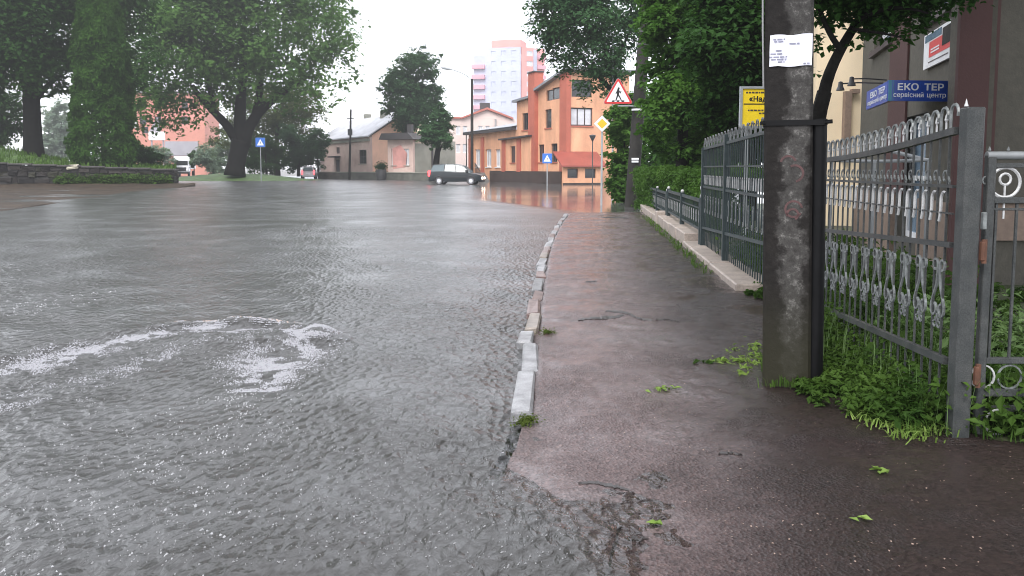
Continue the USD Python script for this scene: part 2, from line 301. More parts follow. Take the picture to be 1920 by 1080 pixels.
# the flood itself, clear where it thins out over the pavement
dd, ii = _pt.query(np.stack([WX, WY], -1).reshape(-1, 2), distance_upper_bound=0.06); depth = np.where(np.isfinite(dd), WZ.reshape(-1) - _pz[np.minimum(ii, len(_pz) - 1)], 1.0); depth = np.where((WY.reshape(-1) > 4.25) & (WX.reshape(-1) < kerb_x(WY.reshape(-1)) - 0.02), 1.0, depth)
wpath = obj("flood_water", (np.stack([WX, WY, WZ], -1).reshape(-1, 3), grid_faces(len(wy), len(wa))), MAT_WATER, smooth=True, kind="structure")
UsdGeom.PrimvarsAPI(stage.GetPrimAtPath(wpath)).CreatePrimvar("depth", Sdf.ValueTypeNames.FloatArray, "vertex").Set(Vt.FloatArray.FromNumpy(np.clip(depth, -0.1, 1).astype(np.float32)))
def pave_z(x, y): return float(_pz[_pt.query((x, y))[1]])

# kerb: pale stones laid end to end, uneven
MAT_STONES = [M(f"kerb_stone_{w}", tuple(x * .42 for x in c), 0.4, 0.45, 9, bump=0.5, bscale=60, bdist=0.006, speck=0.25) for w, c in (("pale", (0.5, 0.5, 0.52)), ("grey", (0.34, 0.34, 0.35)), ("pink", (0.36, 0.25, 0.23)), ("buff", (0.42, 0.36, 0.31)))]
kerb = UsdGeom.Xform.Define(stage, "/World/kerb"); tag(kerb.GetPrim(), kind="structure"); KP = "/World/kerb"
stops = [G(0, y)[1] for y in (790, 706, 653, 629, 597, 569, 553, 540, 527, 515, 502, 489, 480, 473, 466, 457, 449, 442, 436, 430, 425, 420, 416, 412, 408, 404)]
cols = [0, 0, 0, 3, 2, 2, 1, 1, 2, 0, 0, 3, 2, 2, 0, 0, 2, 0, 2, 0, 0, 2, 0, 1, 0]
r2 = np.random.default_rng(5)
for k, (ya, yb) in enumerate(zip(stops[:-1], stops[1:])):
    ya, yb = ya + 0.02, yb - 0.02
    xa, xb = kerb_x(ya), kerb_x(yb); off = r2.uniform(-0.012, 0.012) - (0.03 if k == 2 else 0) + (0.02 if k == 1 else 0)
    w = 0.105 + r2.uniform(-0.008, 0.01); top = 0.046 + r2.uniform(-0.012, 0.014); L = math.hypot(xb - xa, yb - ya)
    s = box((-w / 2, -L / 2, -0.3), (w / 2, L / 2, top), 0.012); v = s[0].copy(); j = (v[:, 2] > top - 0.03)
    v[j] += r2.normal(0, 0.005, (j.sum(), 3)); v[:, 0] += r2.uniform(-0.03, 0.03) * v[:, 1]
    v = v @ rotz(-math.atan2(xb - xa, yb - ya))[:3, :3].T + [(xa + xb) / 2 - w / 2 + off + 0.01, (ya + yb) / 2, 0]
    obj("kerb_stone", (v, s[1]), MAT_STONES[cols[k]], KP)
# moss on the first kerb stone's end
def leaf_set(rng, n, centre_fn, size, droop=0.3, w=0.55, up=0.6):
    """n separate folded leaves; centre_fn(n) gives their places and outward directions."""
    c, o = centre_fn(n); nrm = o * 0.55 + np.array([0, 0, up]) + rng.normal(0, 0.55, (n, 3)); nrm /= np.linalg.norm(nrm, axis=1, keepdims=True)
    a = rng.normal(0, 1, (n, 3)) - np.array([0, 0, droop]); a -= nrm * (a * nrm).sum(1, keepdims=True); a /= np.linalg.norm(a, axis=1, keepdims=True); b = np.cross(nrm, a)
    s = (size * rng.uniform(0.45, 1.45, n))[:, None]
    v = np.stack([c - a * s * 0.5, c + b * s * w * 0.5 - a * s * 0.05 + nrm * s * 0.1, c + a * s * 0.5 - nrm * s * 0.06, c - b * s * w * 0.5 - a * s * 0.05 + nrm * s * 0.1], 1).reshape(-1, 3)
    i = np.arange(n)[:, None] * 4
    return v, np.concatenate([i + [[0, 1, 2]], i + [[0, 2, 3]]])
def near_pts(rng, cs, sd):
    cs = np.asarray(cs, float)
    def fn(n):
        k = rng.integers(0, len(cs), n); o = rng.normal(0, 1, (n, 3)); o /= np.linalg.norm(o, axis=1, keepdims=True)
        p = cs[k] + o * np.abs(rng.normal(0, 1, (n, 1))) * np.asarray(sd); return p, o
    return fn
MAT_MOSS = leaf_mat("moss", (0.03, 0.05, 0.01), (0.12, 0.15, 0.03), 0.2)
e = G(992, 798)
obj("moss_patch", leaf_set(rng, 900, near_pts(rng, [(e[0] - 0.03, e[1] + .0, 0.02), (e[0] + 0.0, e[1] + .01, 0.03)], (0.035, 0.025, 0.016)), 0.014), MAT_MOSS, label="green moss clump on the near end of the kerb", cat="moss", kind="stuff")
obj("moss_patch", leaf_set(rng, 400, near_pts(rng, [(*G(1026, 634)[:2], 0.05)], (0.04, 0.05, 0.015)), 0.016), MAT_MOSS, label="small dark weed tuft beside the short white kerb stone", cat="weeds", kind="stuff")
# cracks and broken edges in the pavement
MAT_CRACK = M("crack_dark", (0.02, 0.016, 0.015), 0.4, 0.2)  # dark ribbon colour of the worn pavement cracks
def crack(pix, wid, lift=0.004):
    p = np.array([G(*q) for q in pix]); p = spline(p, 26); p[:, :2] += r2.normal(0, 0.006, (26, 2)); w = wid * (0.35 + np.sin(np.linspace(0.15, np.pi - 0.1, 26))) * r2.uniform(0.6, 1.3, 26)
    z = np.array([pave_z(*q[:2]) for q in p]); L = np.c_[p[:, 0], p[:, 1] - w / 2, z + lift]; R = np.c_[p[:, 0], p[:, 1] + w / 2, z + lift + 0.002]
    v = np.vstack([L, R, L - [0, 0, .03], R - [0, 0, .03]]); f = []
    for k in range(25): f += [(k, k + 1, 27 + k), (k, 27 + k, 26 + k), (k, 52 + k, 53 + k), (k, 53 + k, k + 1), (26 + k, 27 + k, 79 + k), (26 + k, 79 + k, 78 + k)]
    obj("pavement_crack", (v, np.array(f)), MAT_CRACK, "/World/pavement")
crack([(1086, 608), (1120, 606), (1150, 604), (1168, 600)], 0.10); crack([(1136, 592), (1165, 594), (1190, 604), (1222, 612)], 0.11)
crack([(1128, 411), (1155, 412), (1180, 413)], 0.55); crack([(1085, 908), (1110, 906), (1150, 914), (1180, 922)], 0.022); crack([(1098, 535), (1120, 534)], 0.05)
crack([(1165, 975), (1158, 1010), (1140, 1060), (1130, 1095)], 0.03); crack([(1170, 1010), (1215, 1012)], 0.012)
for _ in range(3):
    cx, cy = r2.uniform(1030, 1420), r2.uniform(430, 900); crack([(cx - r2.uniform(8, 40), cy + r2.uniform(-4, 4)), (cx, cy + r2.uniform(-3, 3)), (cx + r2.uniform(8, 40), cy + r2.uniform(-6, 6))], 0.012 + 0.00003 * (1000 - cy))

# foam of the broken water
MAT_FOAM = M("foam", (0.31, 0.31, 0.335), 0.5, 0.08, 20)
MAT_FLECK = M("foam_flecks", (0.3, 0.3, 0.31), 0.4, 0.15, 20)
MAT_FOAM_BROWN = M("muddy_foam", (0.42, 0.32, 0.27), 0.5, 0.2, 20)
_wt = cKDTree(np.stack([np.repeat(wy[:, None], len(wa), 1) * 0 + wa[None] * np.maximum(wy[:, None], 3.0), np.repeat(wy[:, None], len(wa), 1)], -1).reshape(-1, 2)); _wz = WZ.reshape(-1)
def foam_bits(rng, pts, size, stretch_dir):
    out = []; n = len(pts); K = 7
    th = np.linspace(0, 2 * np.pi, K, endpoint=False)[None] + rng.uniform(0, 6.28, (n, 1)); rr = rng.uniform(0.5, 1.25, (n, K)) * size[:, None]
    u = stretch_dir / np.linalg.norm(stretch_dir, axis=1, keepdims=True); w = np.c_[-u[:, 1], u[:, 0]]
    st = rng.uniform(1.0, 2.6, (n, 1, 1))
    rim = pts[:, None, :2] + (rr * np.cos(th))[..., None] * u[:, None] * st + (rr * np.sin(th))[..., None] * w[:, None]
    z = _wz[_wt.query(pts[:, :2])[1]]
    rim = np.concatenate([rim, np.repeat((z - 0.002)[:, None, None], K, 1)], -1); top = np.c_[pts[:, :2], z + 0.004 + size * 0.35]
    v = np.concatenate([rim, top[:, None]], 1).reshape(-1, 3); i = np.arange(n)[:, None] * (K + 1)
    f = np.concatenate([i + [[k, (k + 1) % K, K]] for k in range(K)]); return v, f
def along(pix, n, spread, rng, power=1.0):
    c = spline(np.array([G(*q) for q in pix]), 200); t = rng.uniform(0, 1, n) ** power; k = (t * 199).astype(int); d = np.gradient(c, axis=0)[k]
    px_s = np.interp(t, np.linspace(0, 1, len(spread)), spread); nrm = np.c_[-d[:, 1], d[:, 0]]; nrm /= np.linalg.norm(nrm, axis=1, keepdims=True)
    return np.c_[c[k][:, :2] + nrm * rng.normal(0, 1, (n, 1)) * px_s[:, None], np.zeros(n)], d[:, :2]
rf = np.random.default_rng(8); F = []
def add_foam(pix, n, spread, s0, s1, power=1.0, keep=None):
    p, d = along(pix, n, spread, rf, power); c = meshkit.fbm(np.c_[p[:, 0] * 9 + p[:, 1] * 3, p[:, 1] * 9 - p[:, 0] * 3, p[:, 2]], 5, 31); ok = c + rf.normal(0, 0.045, len(c)) > (0.5 if keep is None else keep) + 0.02
    p, d = p[ok], d[ok]; F.append(foam_bits(rf, p, rf.uniform(s0, s1, len(p)) * rf.uniform(0.5, 1, len(p)), d))
add_foam([(600, 628), (560, 655), (515, 690), (485, 735)], 15000, [0.08, 0.12, 0.12, 0.07], 0.0018, 0.008, keep=0.43)
add_foam([(590, 622), (540, 640), (500, 660), (470, 690)], 5000, [0.08, 0.16, 0.14], 0.002, 0.007, keep=0.48)
add_foam([(420, 612), (300, 632), (150, 660), (0, 705)], 13000, [0.03, 0.06, 0.11, 0.15], 0.0018, 0.007, keep=0.49)
add_foam([(500, 616), (420, 640), (340, 655), (240, 690), (60, 740), (-60, 780)], 5000, [0.05, 0.08, 0.12, 0.14], 0.0015, 0.006, keep=0.53)
add_foam([(600, 615), (520, 612), (430, 610), (330, 616)], 1300, [0.03, 0.03, 0.03], 0.002, 0.007, keep=0.45)
obj("foam", cat(F), MAT_FOAM, smooth=True, label="white foam streaming off the pothole's bow wave in the flood", cat="foam", kind="stuff"); F = []
add_foam([(470, 730), (420, 790), (340, 870), (200, 970), (60, 1080), (-60, 1160)], 1300, [0.12, 0.25, 0.35, 0.35], 0.002, 0.009, keep=0.5)
add_foam([(560, 700), (470, 800), (420, 900), (380, 1000)], 450, [0.2, 0.35, 0.4], 0.002, 0.007, keep=0.55)
add_foam([(0, 740), (120, 800), (260, 860), (330, 900)], 350, [0.2, 0.3, 0.3], 0.002, 0.007, keep=0.55)
add_foam([(200, 545), (120, 560), (0, 590)], 250, [0.1, 0.2, 0.2], 0.004, 0.012, keep=0.5)
obj("foam", cat(F), MAT_FLECK, smooth=True, label="scattered grey foam flecks drifting down the flood towards the camera", cat="foam", kind="stuff")
F = []
add_foam([(600, 622), (545, 612), (470, 606), (400, 608), (320, 616)], 260, [0.05, 0.05, 0.04], 0.003, 0.011, keep=0.46)
obj("foam", cat(F), MAT_FOAM_BROWN, smooth=True, label="muddy brown froth along the lip of the broken water", cat="foam", kind="stuff")

# bubbles raised by the rain all over the near water
nb = 6000; by = 2.7 * (13 / 2.7) ** rf.uniform(0, 1, nb); bx = by * rf.uniform(-.66, .24, nb); okb = (bx < np.where(by > 4.3, kerb_x(by) - .15, water_line_x(by) - .45)) & (meshkit.fbm(np.c_[bx * .9, by * .9, bx * 0], 3, 77) + rf.normal(0, .06, nb) > .54); P = np.c_[bx, by, bx * 0][okb]
MAT_BUBBLE = M("rain_bubbles", (0.2, 0.2, 0.205), 0.15, 0.2, 20)
obj("rain_bubbles", foam_bits(rf, P, rf.uniform(.001, .004, len(P)), np.tile([[.8, .6]], (len(P), 1))), MAT_BUBBLE, smooth=True, label="small bubbles kicked up by the rain all over the flooded road", cat="bubbles", kind="stuff")
# ------------------------------------------------------------------ left side: verge, retaining wall, lawn
rl = np.random.default_rng(21)
MAT_LAWN = M("lawn_turf", (0.06, 0.11, 0.025), 0.7, 0.35, 1.2, bump=0.8, bscale=6, bdist=0.15, speck=0.35)
MAT_VERGE = M("verge_earth", (0.030, 0.022, 0.016), 0.7, 0.4, 0.8, bump=0.6, bscale=5, bdist=0.1, speck=0.4, col2=(0.05, 0.034, 0.022), spec=0.22)
W0, W1 = G(-130, 352)[:2], G(325, 349)[:2]
WP = Plane(W0, W1 - W0); WL = np.linalg.norm(W1 - W0)
def wall_top(a): return np.interp(a, [0, WL], [1.85, 1.22])
out_n = -WP.n if np.dot(WP.n[:2], -W0) < 0 else WP.n      # towards the road
MAT_WSTONE = [M(f"wall_stone_{k}", c, 0.6, 0.35, 2.5, bump=0.5, bscale=9, bdist=0.05, speck=0.3, spec=0.12) for k, c in enumerate(((0.022, 0.019, 0.018), (0.034, 0.029, 0.027), (0.016, 0.0145, 0.0145), (0.026, 0.025, 0.018)))]
MAT_MORTAR = M("wall_mortar", (0.035, 0.032, 0.03), 0.7, 0.3, 2)
MAT_COPING = M("wall_coping", (0.045, 0.04, 0.038), 0.6, 0.3, 1.5, bump=0.3, bscale=8, bdist=0.03)
rw = thing("retaining_wall", "long dark rubble stone retaining wall holding up the park lawn", "wall", (W0[0], W0[1], 0), math.atan2(WP.u[1], WP.u[0]))
n_in = 1.0 if np.dot(out_n, np.cross([0, 0, 1], WP.u)) < 0 else -1.0     # local +y direction that leads into the lawn
N = 40; a = np.linspace(0, WL, N); zt = wall_top(a) - 0.12
core = np.concatenate([np.c_[a, np.full(N, n_in * 0.06), np.full(N, -0.3)], np.c_[a, np.full(N, n_in * 0.06), zt], np.c_[a, np.full(N, n_in * 0.5), zt], np.c_[a, np.full(N, n_in * 0.5), np.full(N, -0.3)]])
fc = [(k * N + i, k * N + i + 1, (k + 1) * N + i + 1) for k in range(3) for i in range(N - 1)] + [(k * N + i, (k + 1) * N + i + 1, (k + 1) * N + i) for k in range(3) for i in range(N - 1)] + [(N - 1, 2 * N - 1, 3 * N - 1), (N - 1, 3 * N - 1, 4 * N - 1)]
obj("mortar_core", (core, np.array(fc)), MAT_MORTAR, rw)
x = 0.0
for row in range(4):
    x = -rl.uniform(0, 0.4)
    while x < WL - 0.1:
        w = rl.uniform(0.28, 1.0); xm = min(max(x + w / 2, 0), WL); h = wall_top(xm) - 0.12 + 0.1; z0, z1 = -0.1 + h * row / 4 + 0.02, -0.1 + h * (row + 1) / 4 - 0.015
        x1 = min(x + w - 0.03, WL)
        if x1 - max(x, 0) > 0.12:
            s = box((max(x, 0), -n_in * rl.uniform(0.0, 0.07), z0 + rl.uniform(-.09, .05)), (x1, n_in * 0.3, z1 + rl.uniform(-.1, .07)), 0.05); v = s[0] + rl.normal(0, 0.03, s[0].shape)
            obj("stone", (v, s[1]), MAT_WSTONE[rl.integers(0, 4)], rw)
        x += w
x = 0.0
while x < WL - 0.2:
    x1 = min(x + 1.5, WL); zc = wall_top((x + x1) / 2)
    s = box((x + 0.01, -n_in * 0.12, zc - 0.12), (x1 - 0.01, n_in * 0.56, zc + rl.uniform(-0.01, 0.01)), 0.02); obj("coping_stone", s, MAT_COPING, rw); x = x1
aS = WP.hit(135, 308)[0]; s = box((aS - 0.35, -n_in * 0.1, 1.22), (aS + 0.4, n_in * 0.1, 1.5), 0.06); obj("stone", (s[0] + rl.normal(0, .03, s[0].shape), s[1]), M("pale_stone", (0.5, 0.46, 0.36), 0.5, 0.2, 3), rw, label="one pale stone patch high in the dark wall")
# return of the wall, running away from the road at its end
W2 = AT(334, 340, 80)[:2]; rv = W2 - W1; rL = np.linalg.norm(rv); rv = rv / rL; rm = np.eye(4); rm[:2, 0] = rv; rm[:2, 1] = [-rv[1], rv[0]]; rm[:2, 3] = W1
for row in range(3):
    x = 0.0
    while x < rL - .3:
        w = rl.uniform(.6, 1.1); s = box((x, rl.uniform(-.08, 0), -.1 + .4 * row), (min(x + w - .03, rL), .4, .28 + .4 * row), .03); obj('stone', xf((s[0] + rl.normal(0, .012, s[0].shape), s[1]), rm), MAT_WSTONE[rl.integers(0, 4)], rw, world=True); x += w
obj('coping_stone', xf(box((0.05, -.1, 1.1), (rL, .5, 1.2), .02), rm), MAT_COPING, rw, world=True)
# lawn behind the wall: rises from the coping into the park
def lawn_z(X, Y):
    p = np.stack([X, Y], -1); a = (p - W0) @ WP.u[:2]; dn = (p - W0) @ (-out_n[:2])
    return wall_top(np.clip(a, 0, WL)) - 0.1 + 1.75 * smooth(0.3, 10, dn) * (1 - 0.85 * smooth(WL - 14, WL - 2, a + 0.36 * dn)) + (meshkit.fbm(np.stack([X, Y, X * 0], -1) * 0.35, 3, 41) - 0.5) * 0.3 * smooth(0.4, 2, dn)
au, dv = np.r_[np.linspace(-60, -2, 12), np.linspace(0, WL - 0.02, 110)], np.r_[np.linspace(0.3, 14, 60), np.geomspace(14.5, 70, 20)]
A, D = np.meshgrid(au, dv); A = np.where(A > 0, A * (1 - 0.36 * np.minimum(D, 50) / WL), A)
Xl, Yl = W0[0] + WP.u[0] * A - out_n[0] * D, W0[1] + WP.u[1] * A - out_n[1] * D
Zl = lawn_z(Xl, Yl); Zl[:, -1] = -0.2
obj("lawn", (np.stack([Xl, Yl, Zl], -1).reshape(-1, 3), grid_faces(*Xl.shape)[:, ::-1] if n_in < 0 else grid_faces(*Xl.shape)), MAT_LAWN, smooth=True, kind="structure")
# verge: a strip of earth between the wall and the flood
av, dq = np.linspace(-20, WL + 1.5, 220), np.linspace(0, 1, 140)
A, Q = np.meshgrid(av, dq); wid = np.interp(A, [0, WL * 0.75, WL * 0.9, WL + 1.5], [40.0, 36.0, 16.0, 1.2]) * (0.8 + 0.4 * meshkit.noise(np.stack([A * 0.3, A * 0, A * 0], -1), 5)); D = -0.02 - wid * Q
Xv, Yv = W0[0] + WP.u[0] * A - out_n[0] * D, W0[1] + WP.u[1] * A - out_n[1] * D
Zv = 0.055 * (1 - Q) + 0.18 * (1 - smooth(0, 6, -D)) - 0.012 + (meshkit.fbm(np.stack([Xv, Yv * 1.6, Xv * 0], -1) * 0.55, 4, 51) - 0.5) * 0.13; Zv[-1] = -0.06
obj("verge", (np.stack([Xv, Yv, Zv], -1).reshape(-1, 3), grid_faces(*Xv.shape) if n_in < 0 else grid_faces(*Xv.shape)[:, ::-1]), MAT_VERGE, smooth=True, kind="structure")
# grassy island under the big tree
ci = G(425, 330)[:2] * 0 + AT(440, 322, 92)[:2]
g1, g2 = np.meshgrid(np.linspace(-1, 1, 60), np.linspace(-1, 1, 40)); Ri = np.hypot(g1, g2); Xi, Yi = ci[0] + g1 * 10.5, ci[1] + g2 * 8
Zi = 0.75 * (1 - smooth(0.1, 1.0, Ri)) - 0.05 + (meshkit.fbm(np.stack([Xi, Yi, Xi * 0], -1) * 0.7, 3, 61) - 0.5) * 0.15 * (Ri < 1)
obj("grass_island", (np.stack([Xi, Yi, Zi], -1).reshape(-1, 3), grid_faces(40, 60)), MAT_LAWN, smooth=True, kind="structure")

# ------------------------------------------------------------------ buildings
MAT_DARKGLASS = M("dark_window_glass", (0.018, 0.02, 0.024), 0.05, 0.3, 0.8, spec=0.6)
MAT_PALEGLASS = M("curtained_window", (0.5, 0.5, 0.53), 0.15, 0.15, 1.5)
MAT_FRAME_DARK = M("dark_window_frame", (0.06, 0.045, 0.045), 0.5, 0.2, 3)
MAT_FRAME_WHITE = M("white_window_frame", (0.7, 0.7, 0.7), 0.5, 0.1, 3)
class Facade:
    """A wall in a vertical plane whose inside is behind it; windows are holes with their own frames and panes."""
    def __init__(s, T, plane, thick=0.3):
        s.T, s.pl, s.th = T, plane, thick
        inn = plane.n if np.dot(plane.n[:2], plane.p0[:2]) > 0 else -plane.n
        s.m = np.eye(4); s.m[:3, 0] = plane.u; s.m[:3, 1] = [0, 0, 1]; s.m[:3, 2] = inn; s.m[:3, 3] = plane.p0
    def put(s, name, poly, z0, z1, mat, parent=None, **kw):
        return obj(name, xf(prism(poly, z1 - z0, trans(0, 0, z0)), s.m), mat, parent or s.T, world=True, **kw)
    def wall(s, poly, mat, holes=(), name="wall", z0=0.0, **kw):
        for h in holes: poly = poly.difference(sbox(*h))
        return s.put(name, poly, z0, z0 + s.th, mat, **kw)
    def window(s, r, frame, glass, bars=(1, 1), fw=0.07, sill=None, depth=0.12, name="window", z0=0.0, lintel=None, label=None):
        o = sbox(*r); fr = o.difference(sbox(r[0] + fw, r[1] + fw, r[2] - fw, r[3] - fw)); w, h = r[2] - r[0], r[3] - r[1]
        for k in range(1, bars[0]): x = r[0] + w * k / bars[0]; fr = fr.union(sbox(x - fw * .4, r[1], x + fw * .4, r[3]))
        for k in range(1, bars[1]): y = r[1] + h * k / bars[1]; fr = fr.union(sbox(r[0], y - fw * .4, r[2], y + fw * .4))
        p = s.put(name, fr, z0 + depth, z0 + depth + 0.06, frame, label=label)
        s.put("pane", sbox(r[0] + fw * .6, r[1] + fw * .6, r[2] - fw * .6, r[3] - fw * .6), z0 + depth + 0.025, z0 + depth + 0.035, glass, p)
        if sill is not None: s.put("sill", sbox(r[0] - 0.08, r[1] - 0.09, r[2] + 0.08, r[1] - 0.003), z0 - 0.07, z0 + 0.05, sill, p)
        return p
def solid(T, name, plane, a0, a1, z0, z1, d0, d1, mat, **kw):
    f = Facade(T, plane); return f.put(name, sbox(a0, z0, a1, z1), d0, d1, mat, **kw)

# --- orange corner building
C0 = G(1052, 345)[:2]; C0 = np.array([AT(1063, 345, 69)[0], 69.0])
U1, U2 = np.array([-0.364, 0.931]), np.array([0.931, 0.364])
MAT_OR = M("orange_render", (0.6, 0.31, 0.185), 0.7, 0.2, 0.8, speck=0.06, stretch=(1, 1, .3)); MAT_RED = M("brick_red_render", (0.38, 0.105, 0.068), 0.7, 0.15, 0.5)
MAT_ROOF = M("grey_sheet_roof", (0.17, 0.18, 0.2), 0.35, 0.15, 0.8); MAT_EAVE = M("dark_eaves", (0.045, 0.04, 0.042), 0.6, 0.2, 1); MAT_PLINTH = M("dark_brown_plinth", (0.04, 0.024, 0.02), 0.5, 0.3, 0.8, speck=0.2)
MAT_REDROOF = M("red_metal_roof", (0.24, 0.06, 0.045), 0.4, 0.15, 0.8)
ob = thing("orange_building", "orange rendered corner building with red pilasters and a sloping roof", "building", (C0[0], C0[1], 0))
PL, PR = Plane(C0, U1), Plane(C0, U2); L, R = Facade(ob, PL), Facade(ob, PR)
aP, zP = PL.hit(1003, 137); zc = PL.hit(1063, 133)[1]; zpy = PL.hit(1009, 171)[1]; aPl, aPr = PL.hit(1009, 200)[0], PL.hit(997, 200)[0]; aE, zE = PL.hit(969, 190); aCr = PL.hit(1052, 200)[0]
aA = PL.hit(882, 300)[0]
winL = {"attic": [PL.rect(1035, 164, 1052, 186), PL.rect(1024, 169, 1035, 189)], "mid": [PL.rect(1022, 205, 1034, 240)], "low": [PL.rect(1010, 271, 1020, 304), PL.rect(1033, 269, 1045, 304)], "sec": [PL.rect(979, 212, 990, 244)]}
holes = [w for k in ("attic", "mid", "low") for w in winL[k]]
L.wall(Polygon([(0.02, -0.2), (aPl, -0.2), (aPl, zpy), (0.02, zc - 0.05)]), MAT_OR, holes)
L.wall(sbox(aPr, -0.2, aE, zE), MAT_OR, winL["sec"])
for k in winL:
    for w in winL[k]: L.window(w, MAT_FRAME_DARK, MAT_DARKGLASS, (2, 1) if k != "attic" else (1, 1), sill=MAT_RED if k != "attic" else None)
L.put("pilaster", sbox(-0.12, -0.2, aCr, zc - 0.12), -0.14, 0.25, MAT_RED); L.put("pilaster", sbox(aPl, -0.2, aPr, zP), -0.35, 0.45, MAT_RED, label="tall red pylon rising above the roof")
L.put("pylon_cap", sbox(aPl - 0.08, zP, aPr + 0.08, zP + 0.1), -0.45, 0.55, MAT_EAVE)
BW = 5.6   # breadth of the block along the other street
def roofslab(Fc, pts, d0, d1, mat, name="roof", thick=0.2):
    v = []; (a0, z0), (a1, z1) = pts
    return Fc.put(name, Polygon([(a0, z0), (a1, z1), (a1, z1 + thick), (a0, z0 + thick)]), d0, d1, mat)
roofslab(L, ((-0.55, zc + 0.06), (aPl - 0.02, zpy + 0.0)), -0.45, BW + 0.4, MAT_ROOF)
roofslab(L, ((aPr + 0.02, zE + 0.02), (aE + 0.3, zE - 0.12)), -0.4, BW, MAT_ROOF)
# right-hand facade
wide = PR.rect(1070, 202, 1111, 236); dark_top = PR.rect(1072, 150, 1110, 182)
zr = zc - 0.1
R.wall(sbox(0.30, -0.2, BW, zr), MAT_OR, [wide, dark_top])
R.put("pilaster", sbox(0.0, -0.2, 0.28, zr), -0.05, 0.3, MAT_RED)
R.window(wide, MAT_FRAME_DARK, MAT_PALEGLASS, (3, 1), fw=0.1, sill=MAT_RED); R.window(dark_top, MAT_FRAME_DARK, MAT_DARKGLASS, (2, 1), fw=0.09)
solid(ob, "rear_wall", PR, BW - 0.3, BW, -0.2, zr, 0.31, aE - 0.4, MAT_OR); solid(ob, "rear_wall", PR, 0.3, BW - 0.32, -0.2, zE - 0.15, aE - 0.6, aE - 0.3, MAT_OR)
# basement lean-to in front of the right-hand facade
def PRo(d): return Plane(C0 - np.array([0.364, -0.931]) * 0 + np.array([0.364, -0.931]) * d, U2)
PB = PRo(1.5); Bf = Facade(ob, PB, 0.25); b0, b1 = PB.hit(1056, 330)[0], PB.hit(1129, 330)[0]; zb = PB.hit(1090, 312)[1]
wb = [PB.rect(1064, 316, 1084, 334), PB.rect(1097, 316, 1117, 334)]
Bf.wall(sbox(b0, -0.2, b1, zb), MAT_OR, wb, name="lean_to_wall")
for w in wb: Bf.window(w, MAT_FRAME_DARK, MAT_DARKGLASS, (1, 1), fw=0.08)
zb2 = PR.hit(1090, 287)[1]; m = np.eye(4); m[:3, 0] = np.r_[-np.array([0.364, -0.931]), 0] ; m[:3, 1] = [0, 0, 1]; m[:3, 2] = np.r_[U2, 0]; m[:3, 3] = np.r_[PB.p0[:2] + U2 * (b0 - 0.25), 0]
obj("lean_to_roof", xf(prism(Polygon([(-0.3, zb - 0.05), (1.46, zb2), (1.46, zb2 + 0.12), (-0.3, zb + 0.07)]), b1 - b0 + 0.5), m), MAT_REDROOF, ob, world=True)
Bf.put("lean_to_base", sbox(b0 - 0.05, -0.3, b1 + 0.05, 0.12), -0.06, -0.003, MAT_PLINTH)
# dark plinth terrace under the left-hand facade
PLo = Plane(C0 - np.array([0.931, 0.364]) * 0.5, U1); Po = Facade(ob, PLo); ztop = PLo.hit(1000, 321)[1]
Po.put("plinth", sbox(0.1, -0.3, PLo.hit(918, 322)[0], ztop), 0.0, 0.42, MAT_PLINTH)
# low annexes along the left-hand facade
a3, a4 = PL.hit(994, 280)[0], PL.hit(940, 280)[0]
PA = Plane(C0 - np.array([0.931, 0.364]) * 0.4, U1); Af = Facade(ob, PA, 0.25); q0, q1 = PA.hit(995, 290)[0], PA.hit(942, 290)[0]; zA = PA.hit(967, 259)[1]
wa1 = PA.rect(957, 274, 966, 305)
Af.wall(sbox(q0, ztop - 0.1, q1, zA), MAT_OR, [wa1], name="annex_wall"); Af.window(wa1, MAT_FRAME_DARK, MAT_DARKGLASS, (1, 1), sill=MAT_RED)
for x0, x1 in ((977, 970), (948, 942)): i0, i1 = PA.hit(x0, 290)[0], PA.hit(x1, 290)[0]; Af.put("pilaster", sbox(i0, ztop - 0.08, i1, zA - 0.1), -0.1, -0.003, MAT_RED)
roofslab(Af, ((q0 - 0.15, zA + 0.02), (q1 + 0.25, zA - 0.1)), -0.35, 0.40, MAT_EAVE, "annex_roof", 0.14)
q2 = PL.hit(879, 290)[0]; zA2 = PL.hit(925, 248)[1]; wa2 = [PL.rect(x0, 280, x1, 313) for x0, x1 in ((891, 900), (911, 921), (929, 938))]
L.wall(sbox(aE + 0.0, -0.2, q2, zA2), MAT_OR, wa2, name="annex_wall")
for w in wa2: L.window(w, MAT_FRAME_WHITE, MAT_PALEGLASS, (2, 1), fw=0.12, sill=MAT_FRAME_WHITE)
for x0, x1 in ((908, 903), (886, 880)): L.put("pilaster", sbox(PL.hit(x0, 290)[0], -0.2, PL.hit(x1, 290)[0], zA2 - 0.4), -0.12, -0.003, MAT_RED)
L.put("roof_fascia", sbox(aE + 0.05, zA2, q2 + 0.5, zA2 + 0.28), -0.5, -0.02, MAT_EAVE)
m2 = L.m.copy(); v = np.array([[aE + 0.02, zA2 + 0.3, -0.5], [q2 + 0.4, zA2 + 0.3, -0.5], [q2 + 0.4, zA2 + 1.3, 5], [aE + 0.02, zA2 + 1.3, 5], [aE + 0.02, zA2 + 0.2, 10], [q2 + 0.4, zA2 + 0.2, 10]])
obj("annex_roof", xf((np.vstack([v, v - [0, .12, 0]]), np.array([(0, 1, 2), (0, 2, 3), (3, 2, 5), (3, 5, 4), (6, 8, 7), (6, 9, 8), (9, 11, 8), (9, 10, 11), (0, 6, 7), (0, 7, 1), (1, 7, 8), (1, 8, 2), (2, 8, 11), (2, 11, 5)])), m2), MAT_ROOF, ob, world=True)
solid(ob, "annex_end_wall", PL, q2 - 0.3, q2, -0.2, zA2, 0.31, 9.5, MAT_OR)
